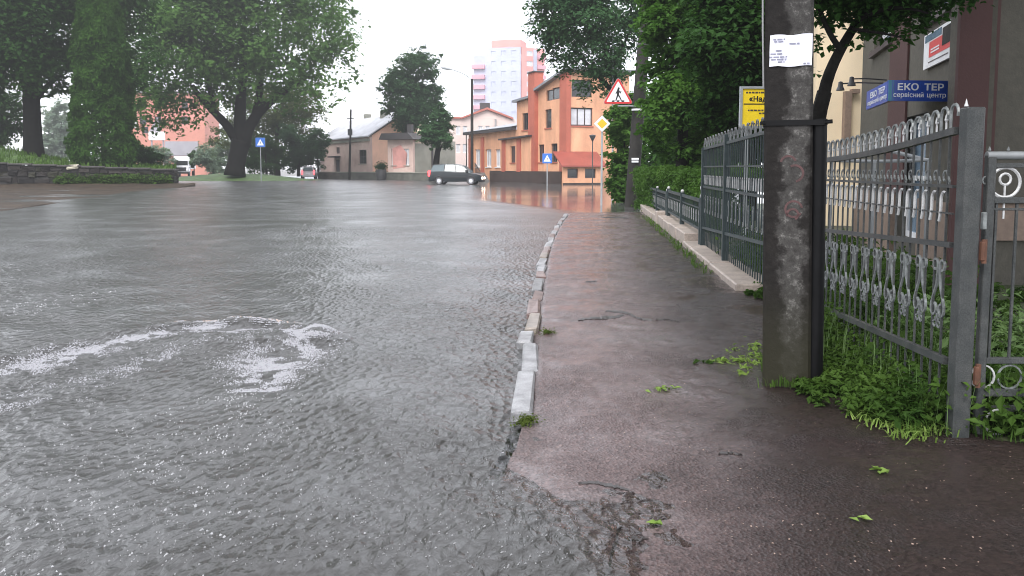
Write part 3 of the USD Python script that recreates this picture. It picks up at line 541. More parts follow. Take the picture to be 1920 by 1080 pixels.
for dd in (-0.28,): 
    p0 = np.r_[PL.p0[:2] + U1 * (q2 + 0.15), 0]; obj("downpipe", tube([p0 + [-.2, -.2, -0.1], p0 + [-.2, -.2, zA2]], 0.06, 8), MAT_EAVE, ob, world=True)
# stair with railing to the annex door
st = thing("entrance_stair", "small stair with a dark iron railing beside the orange annex", "stair", (*(PL.p0[:2] + U1 * PL.hit(930, 320)[0] - np.array([0.931, 0.364]) * 1.2), 0), math.atan2(U1[1], U1[0]))
for k in range(5): obj("step", box((k * 0.32, -0.5, -0.1), (k * 0.32 + 0.32, 0.5, 0.17 * (k + 1))), M("stair_concrete", (0.2, 0.19, 0.18), 0.6, 0.2, 2) if k == 0 else "/World/Looks/stair_concrete", st)
obj("railing", cat([tube([(0, .46, 1.0), (1.6, .46, 1.8)], 0.05, 6)] + [tube([(x, .46, 0.1 + x * .5), (x, .46, 1.0 + x * .5)], 0.035, 5) for x in np.linspace(0.05, 1.55, 6)]), MAT_EAVE, st)
for q in (0.3, 1.2): pass
# white oval plaque / dark lamp on the corner facade handled with the street furniture

# --- pale pink two-storey building behind
MAT_PALEPINK = M("pale_pink_render", (0.62, 0.5, 0.46), 0.7, 0.08, 0.4); MAT_TILERED = M("faded_red_roof", (0.4, 0.13, 0.1), 0.6, 0.15, 0.5)
pb = thing("pale_building", "pale pink two storey building with a low red roof behind the annex", "building", (*AT(900, 315, 122)[:2], 0))
p0 = AT(842, 315, 120)[:2]; PP = Plane(p0, (1, 0.12)); Pf = Facade(pb, PP); e1 = PP.hit(968, 260)[0]; zt_ = PP.hit(900, 223)[1]
ws = [PP.rect(x, y, x + 8, y + 17) for x in (855, 868, 897, 910) for y in (236, 270)]
Pf.wall(sbox(0, -0.3, e1, zt_), MAT_PALEPINK, ws)
for w in ws: Pf.window(w, MAT_FRAME_WHITE, MAT_PALEGLASS, (2, 1), fw=0.1)
Pf.put("side_wall", sbox(0, -0.3, 0.3, zt_), 0.31, 9, MAT_PALEPINK); Pf.put("side_wall", sbox(e1 - 0.3, -0.3, e1, zt_), 0.31, 9, MAT_PALEPINK); Pf.put("rear_wall", sbox(0.31, -0.3, e1 - 0.31, zt_), 8.7, 9, MAT_PALEPINK)
zq = PP.hit(915, 206)[1]; g0, g1 = PP.hit(868, 220)[0], PP.hit(958, 220)[0]
Pf.put("gable", Polygon([(g0, zt_ + 0.01), (g1, zt_ + 0.01), ((g0 + g1) / 2, zq)]), 0.0, 8.9, MAT_PALEPINK)
for s_, e_ in ((g0 - .3, (g0 + g1) / 2), (g1 + .3, (g0 + g1) / 2)): Pf.put("roof", Polygon([(s_, zt_ - 0.05), (e_, zq + 0.03), (e_, zq + 0.33), (s_, zt_ + 0.2)]), -0.4, 9.3, MAT_TILERED)
Pf.put("roof", sbox(-0.3, zt_ + 0.015, g0 - 0.35, zt_ + 0.25), -0.3, 9.3, MAT_TILERED)
Pf.put("chimney", sbox((g0 + g1) / 2 - 0.7, zq + 0.2, (g0 + g1) / 2 + 0.7, zq + 1.2), 3, 4, MAT_EAVE)
Pf.put("downpipe", sbox(PP.hit(929, 260)[0] - .12, 0.2, PP.hit(929, 260)[0] + .12, zt_), -0.2, -0.01, M("downpipe_grey", (0.3, 0.28, 0.28), 0.5, 0.1, 2))

# --- apartment tower; rain haze put into its pale colours and matching panes
MAT_TW = M("tower_pale_panel", (0.40, 0.42, 0.52), 0.7, 0.08, 0.15); MAT_TP = M("tower_pink", (0.62, 0.27, 0.25), 0.7, 0.1, 0.15); MAT_TB = M("tower_balcony_pink", (0.6, 0.3, 0.36), 0.7, 0.08, 0.15)
MAT_TWG = M("tower_window", (0.40, 0.42, 0.52), 0.3, 0.1, 0.3); tw = thing("apartment_tower", "tall pale apartment tower with pink corner, rain haze put into its colours", "building", (*AT(955, 315, 265)[:2], 0))
YT = 262.0; p0 = AT(976, 315, YT)[:2]; TL = Plane(p0, (-0.97, 0.24)); TR = Plane(p0, (0.85, 0.53)); Lf, Rf = Facade(tw, TL, 0.4), Facade(tw, TR, 0.4)
zT = TL.hit(976, 88)[1]; lw = TL.hit(888, 200)[0]; l1 = TL.hit(912, 200)[0]; zl = TL.hit(895, 104)[1]; rw_ = TR.hit(1021, 200)[0]
rows = 12; fh = (zT - 1.0) / rows
wl_ = [(x, 0.8 + fh * k + 0.9, x + 1.5, 0.8 + fh * k + 2.3) for k in range(rows) for x in np.linspace(1.4, l1 - 3, 3)]
Lf.wall(sbox(0, -0.3, l1, zT), MAT_TW, wl_); Lf.wall(sbox(l1, -0.3, lw, zl), MAT_TW)
for w in wl_: Lf.window(w, MAT_TW, MAT_TWG, (2, 1), fw=0.12)
for k in range(1, rows): z = fh * k + 0.9; (z + 1.2 < zl) and Lf.put("balcony", sbox(l1 + 0.4, z, lw + 0.4, z + 1.2), -1.1, 0.0, MAT_TB)
Rf.wall(sbox(0.42, -0.3, rw_, zT), MAT_TP, [(2.2, 0.8 + fh * k + 0.8, 4.4, 0.8 + fh * k + 2.3) for k in range(rows)])
for k in range(rows): Rf.window((2.2, 0.8 + fh * k + 0.8, 4.4, 0.8 + fh * k + 2.3), MAT_FRAME_WHITE, MAT_PALEGLASS, (2, 1), fw=0.12)
Rf.put("pale_stripe", sbox(rw_ * 0.52, 0, rw_ * 0.66, zT - 0.5), -0.25, -0.01, MAT_TW)
for k in range(1, rows): Rf.put("balcony", sbox(rw_ * 0.68, fh * k + 0.9, rw_ - 0.1, fh * k + 2.1), -0.9, -0.01, MAT_TB)
z1 = TL.hit(940, 75)[1]; Lf.put("parapet", sbox(0.0, zT + 0.02, TL.hit(921, 80)[0], z1), 0.0, 8.0, MAT_TP)
Lf.put("roof", sbox(0.3, zT - 0.5, l1 - 0.02, zT + 0.01), 0.42, 12, MAT_TW); Lf.put("roof", sbox(l1, zl - 0.5, lw, zl + 0.01), 0.42, 12, MAT_TW); Lf.put("rear_wall", sbox(0.3, -0.3, lw, zl - 0.55), 11.5, 12, MAT_TW); Lf.put("side_wall", sbox(lw - 0.3, -0.3, lw, zl - 0.6), 0.42, 11.4, MAT_TW)

# --- the two old pink houses
MAT_PINK = M("old_pink_plaster", (0.62, 0.44, 0.39), 0.8, 0.2, 0.7, speck=0.1, col2=(0.62, 0.48, 0.42)); MAT_SALMON = M("salmon_plaster", (0.85, 0.52, 0.38), 0.8, 0.1, 0.5); MAT_OLDROOF = M("old_slate_roof", (0.42, 0.42, 0.45), 0.5, 0.2, 0.8)
MAT_PINKP = M("bright_pink_patch", (0.55, 0.27, 0.24), 0.8, 0.2, 0.7); MAT_GREY = M("grey_green_plaster", (0.25, 0.25, 0.21), 0.8, 0.2, 0.6); MAT_CREAM = M("cream_plaster", (0.62, 0.52, 0.42), 0.8, 0.12, 0.6)
h1 = thing("pink_house", "long old pink house with a dark window and a salmon gable", "house", (*AT(694, 322, 100)[:2], 0))
c1 = AT(694, 322, 100)[:2]; A1 = Plane(c1, (-0.50, 0.866)); B1 = Plane(c1, (0.866, 0.50)); FA, FB = Facade(h1, A1), Facade(h1, B1)
ze = A1.hit(694, 256)[1]; la = A1.hit(600, 290)[0]; lb = B1.hit(727, 290)[0]; wbig = A1.rect(673, 281, 687, 307); wd = [A1.rect(630, 276, 637, 288), A1.rect(629, 300, 637, 323)]
FA.wall(sbox(0, -0.3, la, ze), MAT_PINK, [wbig] + wd)
FA.window(wbig, MAT_FRAME_DARK, MAT_DARKGLASS, (2, 2), sill=MAT_GREY); FA.window(wd[0], MAT_FRAME_DARK, MAT_DARKGLASS); FA.window(wd[1], MAT_FRAME_DARK, MAT_EAVE, name="door"); FA.put("door_canopy", sbox(wd[1][0] - 0.4, wd[1][3] + 0.3, wd[1][2] + 0.4, wd[1][3] + 0.5), -0.9, -0.01, MAT_EAVE)
hw = max(lb * 1.0, 4.0) * 2.0; zr1 = ze + hw * 0.5 * 0.62
FB.wall(Polygon([(0.31, -0.3), (hw, -0.3), (hw, ze), (hw / 2, zr1), (0.31, ze + 0.15)]), MAT_SALMON, name="gable_wall")
def gable_roof(Fc, plane_len, width, ze, zr, mat, T, over=0.4, th=0.14):
    v = np.array([[-over, ze - 0.25, -over], [plane_len + over, ze - 0.25, -over], [plane_len + over, zr, width / 2], [-over, zr, width / 2], [-over, ze - 0.25, width + over], [plane_len + over, ze - 0.25, width + over]]); v = np.vstack([v + [0, .1, 0], v + [0, .1 + th, 0]])
    q = [(6, 7, 8, 9), (9, 8, 11, 10), (1, 0, 3, 2), (2, 3, 4, 5), (0, 1, 7, 6), (5, 4, 10, 11), (0, 6, 9, 3), (3, 9, 10, 4), (1, 2, 8, 7), (2, 5, 11, 8)]; f = np.array([t for a, b, c, d in q for t in ((a, b, c), (a, c, d))])
    return obj("roof", xf((v, f[:, ::-1]), Fc.m), mat, T, world=True)
gable_roof(FA, la, hw, ze + 0.1, zr1 + 0.1, MAT_OLDROOF, h1)
FA.put("rear_wall", sbox(0.31, -0.3, la, ze), hw - 0.3, hw, MAT_PINK); FA.put("end_wall", sbox(la - 0.3, -0.3, la, ze), 0.31, hw - 0.31, MAT_PINK); FA.put("cornice", sbox(-0.1, ze - 0.5, la, ze - 0.2), -0.18, -0.005, MAT_GREY)
for ac, dd in ((4.5, 0.42), (12, 0.5)): FA.put("chimney", sbox(ac, zr1 - 1.0, ac + 0.8, zr1 + 0.9), hw * dd, hw * dd + 0.8, MAT_GREY)
h2 = thing("cottage", "small old cottage with faded pink front and dark overhanging roof", "house", (*AT(774, 322, 94)[:2], 0))
c2 = AT(775, 322, 92)[:2]; A2 = Plane(c2, (-0.86, 0.51)); B2 = Plane(c2, (0.60, 0.80)); FA2, FB2 = Facade(h2, A2), Facade(h2, B2)
ze2 = A2.hit(750, 262)[1]; la2 = A2.hit(727, 290)[0]; lb2 = B2.hit(810, 290)[0]; w2 = [A2.rect(x, 279, x + 9, 310) for x in (734, 758)]
FA2.wall(sbox(0, -0.3, la2, ze2), MAT_PINK, w2)
for w in w2: FA2.window(w, MAT_FRAME_WHITE, MAT_PALEGLASS, (2, 2), fw=0.1, sill=MAT_GREY)
a5 = A2.hit(748, 290); FA2.put("plaster_patch", Polygon([(a5[0] - .9, 1.4), (a5[0] + .8, 1.2), (a5[0] + .9, 3.4), (a5[0] - .2, 3.8), (a5[0] - 1.1, 2.9)]), -0.025, -0.003, MAT_PINKP)
FA2.put("side_wall", sbox(0.0, -0.3, 0.3, ze2), 0.31, 8.0, MAT_GREY); FB2.wall(sbox(0.35, -0.3, lb2, ze2 - 0.4), MAT_GREY, name="side_wall"); FB2.put("gable", Polygon([(0.35, ze2 - 0.39), (lb2, ze2 - 0.39), (lb2 * 0.75, ze2 + 0.2), (lb2 * 0.45, ze2 + 1.7)]), 0, 0.3, MAT_CREAM)
FA2.put("roof", Polygon([(-0.6, ze2 + 0.02), (la2 + 0.6, ze2 + 0.02), (la2 + 0.2, ze2 + 0.7), (0.1, ze2 + 0.7)]), -0.8, 3.5, MAT_EAVE); FA2.put("rear_wall", sbox(0.31, -0.3, la2, ze2), 7.7, 8.0, MAT_PINK); FA2.put("chimney", sbox(1.2, ze2 + 0.7, 1.7, ze2 + 1.7), 1.2, 1.7, MAT_EAVE)
FB2.put("downpipe", sbox(lb2 - 0.1, 0, lb2 + 0.08, ze2 - 0.4), -0.12, -0.005, MAT_EAVE)
# long low garden wall in front of both houses
gw = thing("garden_wall", "low dark overgrown wall in front of the old houses", "wall", (*AT(700, 335, 98)[:2], 0))
pg0 = AT(596, 330, 104)[:2]; PG = Plane(pg0, AT(812, 336, 88)[:2] - pg0); Gf_ = Facade(gw, PG, 0.3); gl = PG.hit(812, 330)[0]
Gf_.wall(sbox(0, -0.3, gl, 0.75), M("garden_wall_stone", (0.1, 0.1, 0.085), 0.7, 0.35, 0.8, bump=0.5, bscale=5, bdist=0.05)); Gf_.put("coping", sbox(-0.05, 0.753, gl, 0.85), -0.06, 0.36, MAT_GREY)

# --- far orange building on the left, with its billboard
fb = thing("far_orange_building", "salmon orange building far down the road beyond the park trees", "building", (*AT(315, 315, 150)[:2], 0))
MAT_FAROR = M("far_salmon_render", (0.5, 0.22, 0.17), 0.8, 0.1, 0.3); MAT_FARGREY = M("far_grey_render", (0.3, 0.29, 0.32), 0.8, 0.15, 0.3)
pf = AT(240, 315, 150)[:2]; PF = Plane(pf, (1, 0.1)); Ff = Facade(fb, PF); fl = PF.hit(385, 280)[0]; zf = PF.hit(300, 175)[1]; wf = [PF.rect(x, y, x + 12, y + 15) for x in (262, 290, 340) for y in (190, 218)] + [PF.rect(266, 238, 278, 250)]
Ff.wall(sbox(0, -0.3, fl, zf), MAT_FAROR, wf)
for w in wf: Ff.window(w, MAT_FRAME_DARK, MAT_DARKGLASS, (2, 1))
r_ = PF.rect(310, 265, 372, 292); Ff.put("grey_ground_floor", sbox(*r_), -0.3, -0.01, MAT_FARGREY); r_ = PF.rect(246, 205, 256, 240); Ff.put("pale_strip", sbox(*r_), -0.15, -0.01, MAT_FRAME_WHITE)
Ff.put("roof", sbox(-.3, zf + .01, fl + .3, zf + .4), -.4, 12, MAT_FARGREY); Ff.put("side_wall", sbox(fl - 0.3, -0.3, fl, zf), 0.31, 11, MAT_FAROR); Ff.put("gable", Polygon([PF.hit(280, 248), PF.hit(302, 248), PF.hit(296, 218)]), -0.4, -0.02, MAT_FARGREY)
bb = thing("billboard", "blank white billboard in front of the far salmon building", "billboard", (*AT(294, 315, 143)[:2], 0)); s = PXM(143)
pbb = AT(279, 263, 143); ptb = AT(309, 247, 143)
obj("panel", box((pbb[0], 142.9, pbb[2]), (ptb[0], 143.1, ptb[2]), 0.03), MAT_FRAME_WHITE, bb, world=True); obj("post", tube([(pbb[0] + .4, 143.2, 0), (pbb[0] + .4, 143.2, ptb[2] - .2)], 0.12, 8), MAT_FARGREY, bb, world=True); obj("post", tube([(ptb[0] - .4, 143.2, 0), (ptb[0] - .4, 143.2, ptb[2] - .2)], 0.12, 8), MAT_FARGREY, bb, world=True)
# ------------------------------------------------------------------ trees
MAT_BARK = M("wet_dark_bark", (0.013, 0.012, 0.011), 0.7, 0.35, 5, bump=0.6, bscale=16, bdist=0.03, spec=0.04)
LEAF_MAPLE = leaf_mat("linden_leaves", (0.025, 0.062, 0.016), (0.18, 0.34, 0.085), 0.4, scale=0.3)
LEAF_DARK = leaf_mat("dark_leaves", (0.012, 0.038, 0.008), (0.055, 0.13, 0.026), 0.25, scale=0.3)
LEAF_YELLOW = leaf_mat("yellowish_leaves", (0.04, 0.06, 0.015), (0.14, 0.17, 0.05), 0.3, scale=0.3)
LEAF_BLUE = leaf_mat("bluish_leaves", (0.014, 0.042, 0.016), (0.085, 0.18, 0.07), 0.25, scale=0.35)
LEAF_THUJA = leaf_mat("thuja_sprays", (0.014, 0.042, 0.006), (0.06, 0.14, 0.018), 0.2, scale=0.8)
LEAF_GARDEN = leaf_mat("garden_leaves", (0.018, 0.055, 0.010), (0.16, 0.32, 0.06), 0.4, scale=0.55)
LEAF_HEDGE = leaf_mat("hedge_leaves", (0.025, 0.06, 0.012), (0.1, 0.19, 0.035), 0.3, scale=1.2)
LEAF_HAZED = leaf_mat("far_hazed_leaves", (0.12, 0.17, 0.13), (0.24, 0.30, 0.22), 0.3, scale=0.3)  # paler than near leaves: rain haze put into the colour
def crown(rng, blobs, n, size, clumps=26, cs=0.20, inner=0.25, droop=0.3, w=0.65):
    """Leaves gathered in many small clumps spread through a crown's lobes."""
    C, O, S = [], [], []
    vol = np.array([b[3] * b[4] * b[5] for b in blobs]) ** 0.7; vol /= vol.sum()
    for b, q in zip(blobs, vol):
        c, r = np.array(b[:3], float), np.array(b[3:6], float); m = max(5, int(clumps * len(blobs) * q))
        d = rng.normal(0, 1, (m, 3)); d[:, 2] += 0.15; d /= np.linalg.norm(d, axis=1, keepdims=True); rad = rng.uniform(inner, 1.0, (m, 1)) ** 0.5 * rng.uniform(0.85, 1.12, (m, 1))
        C.append(c + d * r * rad); O.append(d); S.append(np.full(m, np.mean(r)))
    C, O, S = np.vstack(C), np.vstack(O), np.hstack(S); wgt = S ** 1.5 * rng.uniform(0.4, 1.6, len(S)); wgt /= wgt.sum()
    def fn(k):
        i = rng.choice(len(C), k, p=wgt); off = rng.normal(0, 1, (k, 3)) * np.array([1, 1, 0.62]); 
        return C[i] + off * (cs * S[i])[:, None], O[i] * 0.7 + off / np.maximum(np.linalg.norm(off, axis=1, keepdims=True), .1) * 0.5
    return leaf_set(rng, n, fn, size, droop, w, up=1.15)
def pb_(Y, rng, *lst, dy=0.25, flat=1.0):
    """Lobes given by where they show in the photograph and how wide they are there; spread in depth around Y."""
    out = []
    for t in lst:
        px, py, r = t[:3]; yy = Y + (t[3] if len(t) > 3 else rng.uniform(-1, 1) * dy * PXM(Y, 220)); R = PXM(Y, r); p = AT(px, py, yy); out.append((*p, R, R, R * flat))
    return out
def limb(pts, r0, r1, n=10, sides=8): return tube(spline(pts, n), np.linspace(r0, r1, n), sides)
def tree(name, label, base, limbs, blobs, n, size, leaf, seed, group=None, category="tree", trunk=None, **kw):
    rng = np.random.default_rng(seed); T = thing(name, label, category, base, group=group)
    if trunk is not None: obj("trunk", trunk, MAT_BARK, T, smooth=True, world=True)
    for l in limbs: obj("limb", l, MAT_BARK, T, smooth=True, world=True)
    obj("crown", crown(rng, blobs, n, size, **kw), leaf, T, world=True); return T
def flare(base, top, r0, r1, n=14, sides=12, bend=None):
    pts = np.linspace(base, top, n); 
    if bend is not None: pts = pts + np.sin(np.linspace(0, np.pi, n))[:, None] * np.asarray(bend)
    t = np.linspace(0, 1, n); r = r0 + (r1 - r0) * t + r0 * 0.3 * np.exp(-t * 9); pts[0, 2] -= 0.4
    return tube(pts, r, sides)
rt_ = np.random.default_rng(77)

# big spreading tree on the grass island
Y2 = 88.0
def a2(px, py, dy=0): return AT(px, py, Y2 + dy)
tr = flare(a2(440, 322), a2(452, 262), 0.85, 0.95)
lb = [limb([a2(447, 275), a2(425, 235), a2(392, 200), a2(360, 160)], 0.55, 0.25), limb([a2(455, 272), a2(450, 220), a2(455, 150), a2(450, 60)], 0.7, 0.25), limb([a2(458, 275), a2(482, 215), a2(520, 180), a2(580, 140)], 0.65, 0.25), limb([a2(478, 222), a2(486, 180), a2(490, 110)], 0.45, 0.2), limb([a2(405, 213), a2(390, 150, 2), a2(380, 80, 2)], 0.3, 0.15)]
bl = pb_(Y2, rt_, (430, 110, 82), (350, 120, 85), (520, 110, 85), (590, 60, 72), (628, 120, 50), (640, 176, 26), (626, 195, 17), (560, 165, 52), (270, 190, 66), (225, 205, 40), (310, 200, 45), (355, 215, 38), (370, 60, 95), (480, 10, 105), (330, -20, 100), (600, -20, 75), (200, 110, 66), (560, 205, 28), (450, 170, 42), (260, 90, 62), (655, 75, 28), (420, -100, 120), (540, -90, 90), (500, 165, 38), (400, 165, 45), (650, 30, 26), (265, 222, 20), (310, 232, 14), (215, 225, 20), (345, 228, 16), (190, 190, 40))
tree("spreading_tree", "huge spreading tree with several limbs on the grass island across the road", (a2(440, 322)[0], Y2, 0.5), lb, bl, 80000, 0.43, LEAF_MAPLE, 1, trunk=tr, clumps=44, cs=0.19, droop=0.5)

# dark tree on the lawn behind the retaining wall
Y1 = 66.0
def a1(px, py, dy=0): return AT(px, py, Y1 + dy)
b1_ = a1(62, 277); b1_[2] = float(lawn_z(b1_[0], b1_[1])); tr = flare(b1_, a1(58, 160), 0.68, 0.6)
lb = [limb([a1(58, 190), a1(40, 130), a1(0, 70)], 0.4, 0.18), limb([a1(58, 165), a1(75, 110), a1(110, 40)], 0.42, 0.18), limb([a1(60, 160), a1(50, 80), a1(40, 0)], 0.4, 0.2), limb([a1(62, 195), a1(85, 165), a1(115, 140)], 0.28, 0.12)]
bl = pb_(Y1, rt_, (40, 70, 85), (125, 60, 80), (-50, 90, 90), (130, 130, 42), (20, -50, 110), (215, 40, 70), (-60, 160, 60), (160, -40, 100), (100, 165, 24), (60, 125, 60), (0, 140, 42), (250, 120, 50), (225, 175, 40))
tree("dark_tree", "dark old tree with thick forked trunk on the lawn above the stone wall", (a1(62, 277)[0], Y1, 2.2), lb, bl, 60000, 0.34, LEAF_DARK, 2, trunk=tr, clumps=46, cs=0.22)
# dark shrubs behind it at the picture's edge
bl = pb_(82, rt_, (-30, 215, 50), (12, 205, 38), (-60, 170, 60), (18, 245, 25), (-10, 262, 30), (10, 222, 42), (34, 192, 26), (-20, 255, 45), (30, 252, 20), (38, 225, 20))
tree("dark_shrub", "dark tall shrub behind the forked tree, at the edge of the park", (AT(5, 280, 82)[0], 82, 2.0), [limb([AT(0, 290, 82), AT(2, 250, 82), AT(-8, 200, 82)], .25, .1)], bl, 16000, 0.32, LEAF_DARK, 3, category="shrub")

# columnar thuja
Y3 = 63.0; rng = np.random.default_rng(4); base = AT(196, 305, Y3); base[2] = float(lawn_z(base[0], base[1])); hT = 14.5; T = thing("thuja_tree", "tall columnar thuja standing just behind the stone wall", "tree", (base[0], Y3, base[2]))
obj("trunk", tube([base - [0, 0, .4], base + [0, 0, hT * .8]], [0.22, 0.05], 8), MAT_BARK, T, smooth=True, world=True)
def thuja_fn(n):
    h = rng.uniform(0, 1, n) ** 0.85; th = rng.uniform(0, 2 * np.pi, n)
    rad = np.interp(h, [0, .06, .2, .5, .8, 1], [1.6, 2.3, 2.2, 1.9, 1.35, 0.15]) * rng.uniform(.62, 1.05, n) ** .6
    lump = meshkit.noise(np.c_[np.cos(th) * 2.0, np.sin(th) * 2.0, h * 16], 71); rad = rad * (0.72 + 0.5 * lump)
    d = np.c_[np.cos(th), np.sin(th), np.full(n, .25)]; return np.c_[base[0] + rad * np.cos(th), Y3 + rad * np.sin(th), base[2] + h * hT], d
obj("crown", leaf_set(rng, 34000, thuja_fn, 0.34, -0.9, 0.42, up=0.1), LEAF_THUJA, T, world=True)
# bush hanging over the wall's end
bl = pb_(68, rt_, (245, 288, 22), (268, 290, 20), (288, 297, 15), (300, 303, 9), (225, 292, 20), (255, 278, 14), (205, 298, 16), dy=0.05, flat=.8)
tree("spreading_bush", "low dark bush beside the thuja at the end of the stone wall", (AT(255, 310, 68)[0], 68, 1.2), [limb([AT(255, 312, 68), AT(250, 290, 68)], .1, .04), limb([AT(275, 313, 68), AT(280, 298, 68)], .08, .03)], bl, 8000, 0.2, LEAF_DARK, 5, category="bush")
bl = pb_(64, rt_, (150, 285, 10), (140, 292, 9), (160, 296, 10), (143, 268, 9), dy=.05)
tree("light_bush", "small bright green bush at the foot of the thuja's far side", (AT(148, 305, 66)[0], 66, 1.6), [limb([AT(150, 306, 65), AT(148, 285, 65)], .05, .02)], bl, 2500, 0.18, LEAF_HEDGE, 6, category="bush")

# yellowish trees behind the big one
bl = pb_(112, rt_, (470, 200, 42), (520, 195, 45), (560, 190, 40), (545, 235, 42), (585, 215, 30), (500, 250, 40), (450, 250, 34), (575, 262, 26), (535, 285, 28), (480, 295, 30), (590, 180, 22), (420, 255, 28))
tree("yellowish_tree", "yellow green tree glowing behind the big tree's limbs", (AT(520, 320, 112)[0], 112, 0.3), [limb([AT(520, 330, 112), AT(520, 250, 112), AT(530, 190, 112)], .45, .15)], bl, 20000, 0.36, LEAF_YELLOW, 7, clumps=30)
bl = pb_(106, rt_, (590, 270, 24), (570, 288, 22), (548, 268, 24), (606, 288, 13), (600, 252, 14), (555, 300, 22), (585, 296, 18), (540, 245, 18), (612, 262, 8), (600, 305, 12))
tree("dark_roadside_tree", "small dark bluish tree over the parked silver hatchback", (AT(570, 327, 106)[0], 106, 0), [limb([AT(560, 331, 106), AT(562, 300, 106), AT(570, 275, 106)], .22, .1), limb([AT(597, 331, 106), AT(595, 300, 106), AT(590, 280, 106)], .16, .08)], bl, 11000, 0.32, LEAF_BLUE, 8)
bl = pb_(100, rt_, (505, 282, 26), (490, 296, 26), (520, 300, 22), (480, 270, 22), (470, 300, 20), (515, 315, 14), (485, 318, 16))
tree("dark_undergrowth", "dark shrubbery behind the blue crossing sign", (AT(500, 322, 100)[0], 100, 0), [limb([AT(500, 330, 100), AT(498, 290, 100)], .15, .06)], bl, 9000, 0.3, LEAF_DARK, 9, category="shrub")
# pale hedge shrubs left of the big trunk
bl = pb_(120, rt_, (385, 290, 20), (400, 298, 22), (420, 285, 22), (370, 302, 12), (415, 308, 16), (395, 312, 14))
tree("pale_shrub", "pale hazy shrub between the white truck and the big trunk", (AT(400, 322, 120)[0], 120, 0), [limb([AT(400, 330, 120), AT(400, 295, 120)], .15, .06)], bl, 6000, 0.36, LEAF_HAZED, 10, category="shrub")
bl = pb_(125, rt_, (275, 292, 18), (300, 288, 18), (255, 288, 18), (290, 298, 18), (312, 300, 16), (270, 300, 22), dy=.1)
tree("pale_shrub", "pale green roadside shrub under the white billboard", (AT(285, 320, 125)[0], 125, 0), [limb([AT(285, 330, 125), AT(285, 285, 125)], .15, .06)], bl, 6000, 0.36, LEAF_HAZED, 11, category="shrub")
bl = pb_(118, rt_, (362, 290, 8), (366, 300, 9), (360, 306, 7), dy=.02)
tree("roadside_bush", "little dark bush close beside the white truck", (AT(364, 322, 118)[0], 118, 0), [limb([AT(364, 330, 118), AT(364, 300, 118)], .1, .04)], bl, 2000, 0.28, LEAF_DARK, 12, category="bush")
# far pale trees seen under the dark tree
for k, (px, w, h, lab) in enumerate(((92, 18, 205, "far pale tree in the gap beside the forked trunk"), (116, 18, 192, "far slim pale tree, taller of the two beside the thuja"), (140, 16, 200, "far pale tree half hidden by the thuja"))):
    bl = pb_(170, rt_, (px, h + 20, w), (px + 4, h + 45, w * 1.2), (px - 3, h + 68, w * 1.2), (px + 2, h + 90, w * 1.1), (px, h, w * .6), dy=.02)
    tree("far_tree", lab, (AT(px, 300, 170)[0], 170, 0), [limb([AT(px, 340, 170), AT(px, h + 30, 170)], .3, .12)], bl, 4200, 0.6, LEAF_HAZED, 13 + k)

# two street trees in front of the pale building
Y4 = 98.0
bl = pb_(Y4, rt_, (775, 125, 30), (745, 152, 26), (806, 130, 22), (762, 185, 38), (793, 188, 34), (727, 168, 18), (815, 165, 16), (768, 222, 30), (820, 108, 12), (722, 200, 13), (785, 105, 20), (745, 205, 22), (800, 215, 22), (825, 188, 8), (757, 238, 14), (735, 140, 14), dy=.12)
tree("roundish_street_tree", "tall green street tree standing over the small cottage roof", (AT(770, 330, Y4)[0], Y4, 0), [limb([AT(764, 338, Y4), AT(762, 270, Y4), AT(765, 230, Y4), AT(772, 160, Y4)], .42, .15)], bl, 22000, 0.33, LEAF_BLUE, 20, clumps=30, cs=.2)
Y5 = 80.0
bl = pb_(Y5, rt_, (825, 220, 18), (818, 248, 22), (832, 262, 16), (800, 255, 14), (838, 238, 12), (826, 204, 11), (812, 272, 10), (840, 276, 9), (795, 238, 13), dy=.12)
tree("slim_street_tree", "smaller leaning street tree right behind the dark car", (AT(820, 332, Y5)[0], Y5, 0), [limb([AT(817, 340, Y5), AT(818, 305, Y5), AT(822, 272, Y5), AT(822, 230, Y5)], .4, .12), limb([AT(820, 292, Y5), AT(830, 270, Y5)], .15, .06)], bl, 9000, 0.26, LEAF_BLUE, 21, clumps=24)

# tree hanging over the crossing from the right
Y6 = 46.0
bl = pb_(Y6, rt_, (1040, 35, 52), (1100, 25, 60), (1060, 95, 42), (1115, 105, 55), (1015, 55, 28), (1160, 70, 48), (1105, 165, 26), (1145, 150, 30), (1090, -40, 80), (1020, 95, 17), (1050, 140, 10), (1100, 195, 13), (1150, 185, 20), (1000, 45, 14), (1180, 20, 50), (1040, -30, 50), (1078, 130, 16), (1168, 215, 18))
tree("overhanging_tree", "dark leafy tree overhanging the orange corner building", (AT(1172, 350, Y6)[0], Y6, 0), [limb([AT(1166, 368, Y6), AT(1165, 280, Y6), AT(1160, 180, Y6), AT(1130, 80, Y6)], .32, .12), limb([AT(1163, 190, Y6), AT(1120, 140, Y6), AT(1070, 90, Y6)], .16, .06), limb([AT(1150, 130, Y6), AT(1180, 60, Y6)], .16, .06)], bl, 34000, 0.2, LEAF_BLUE, 22, clumps=40, cs=.2, droop=.5)

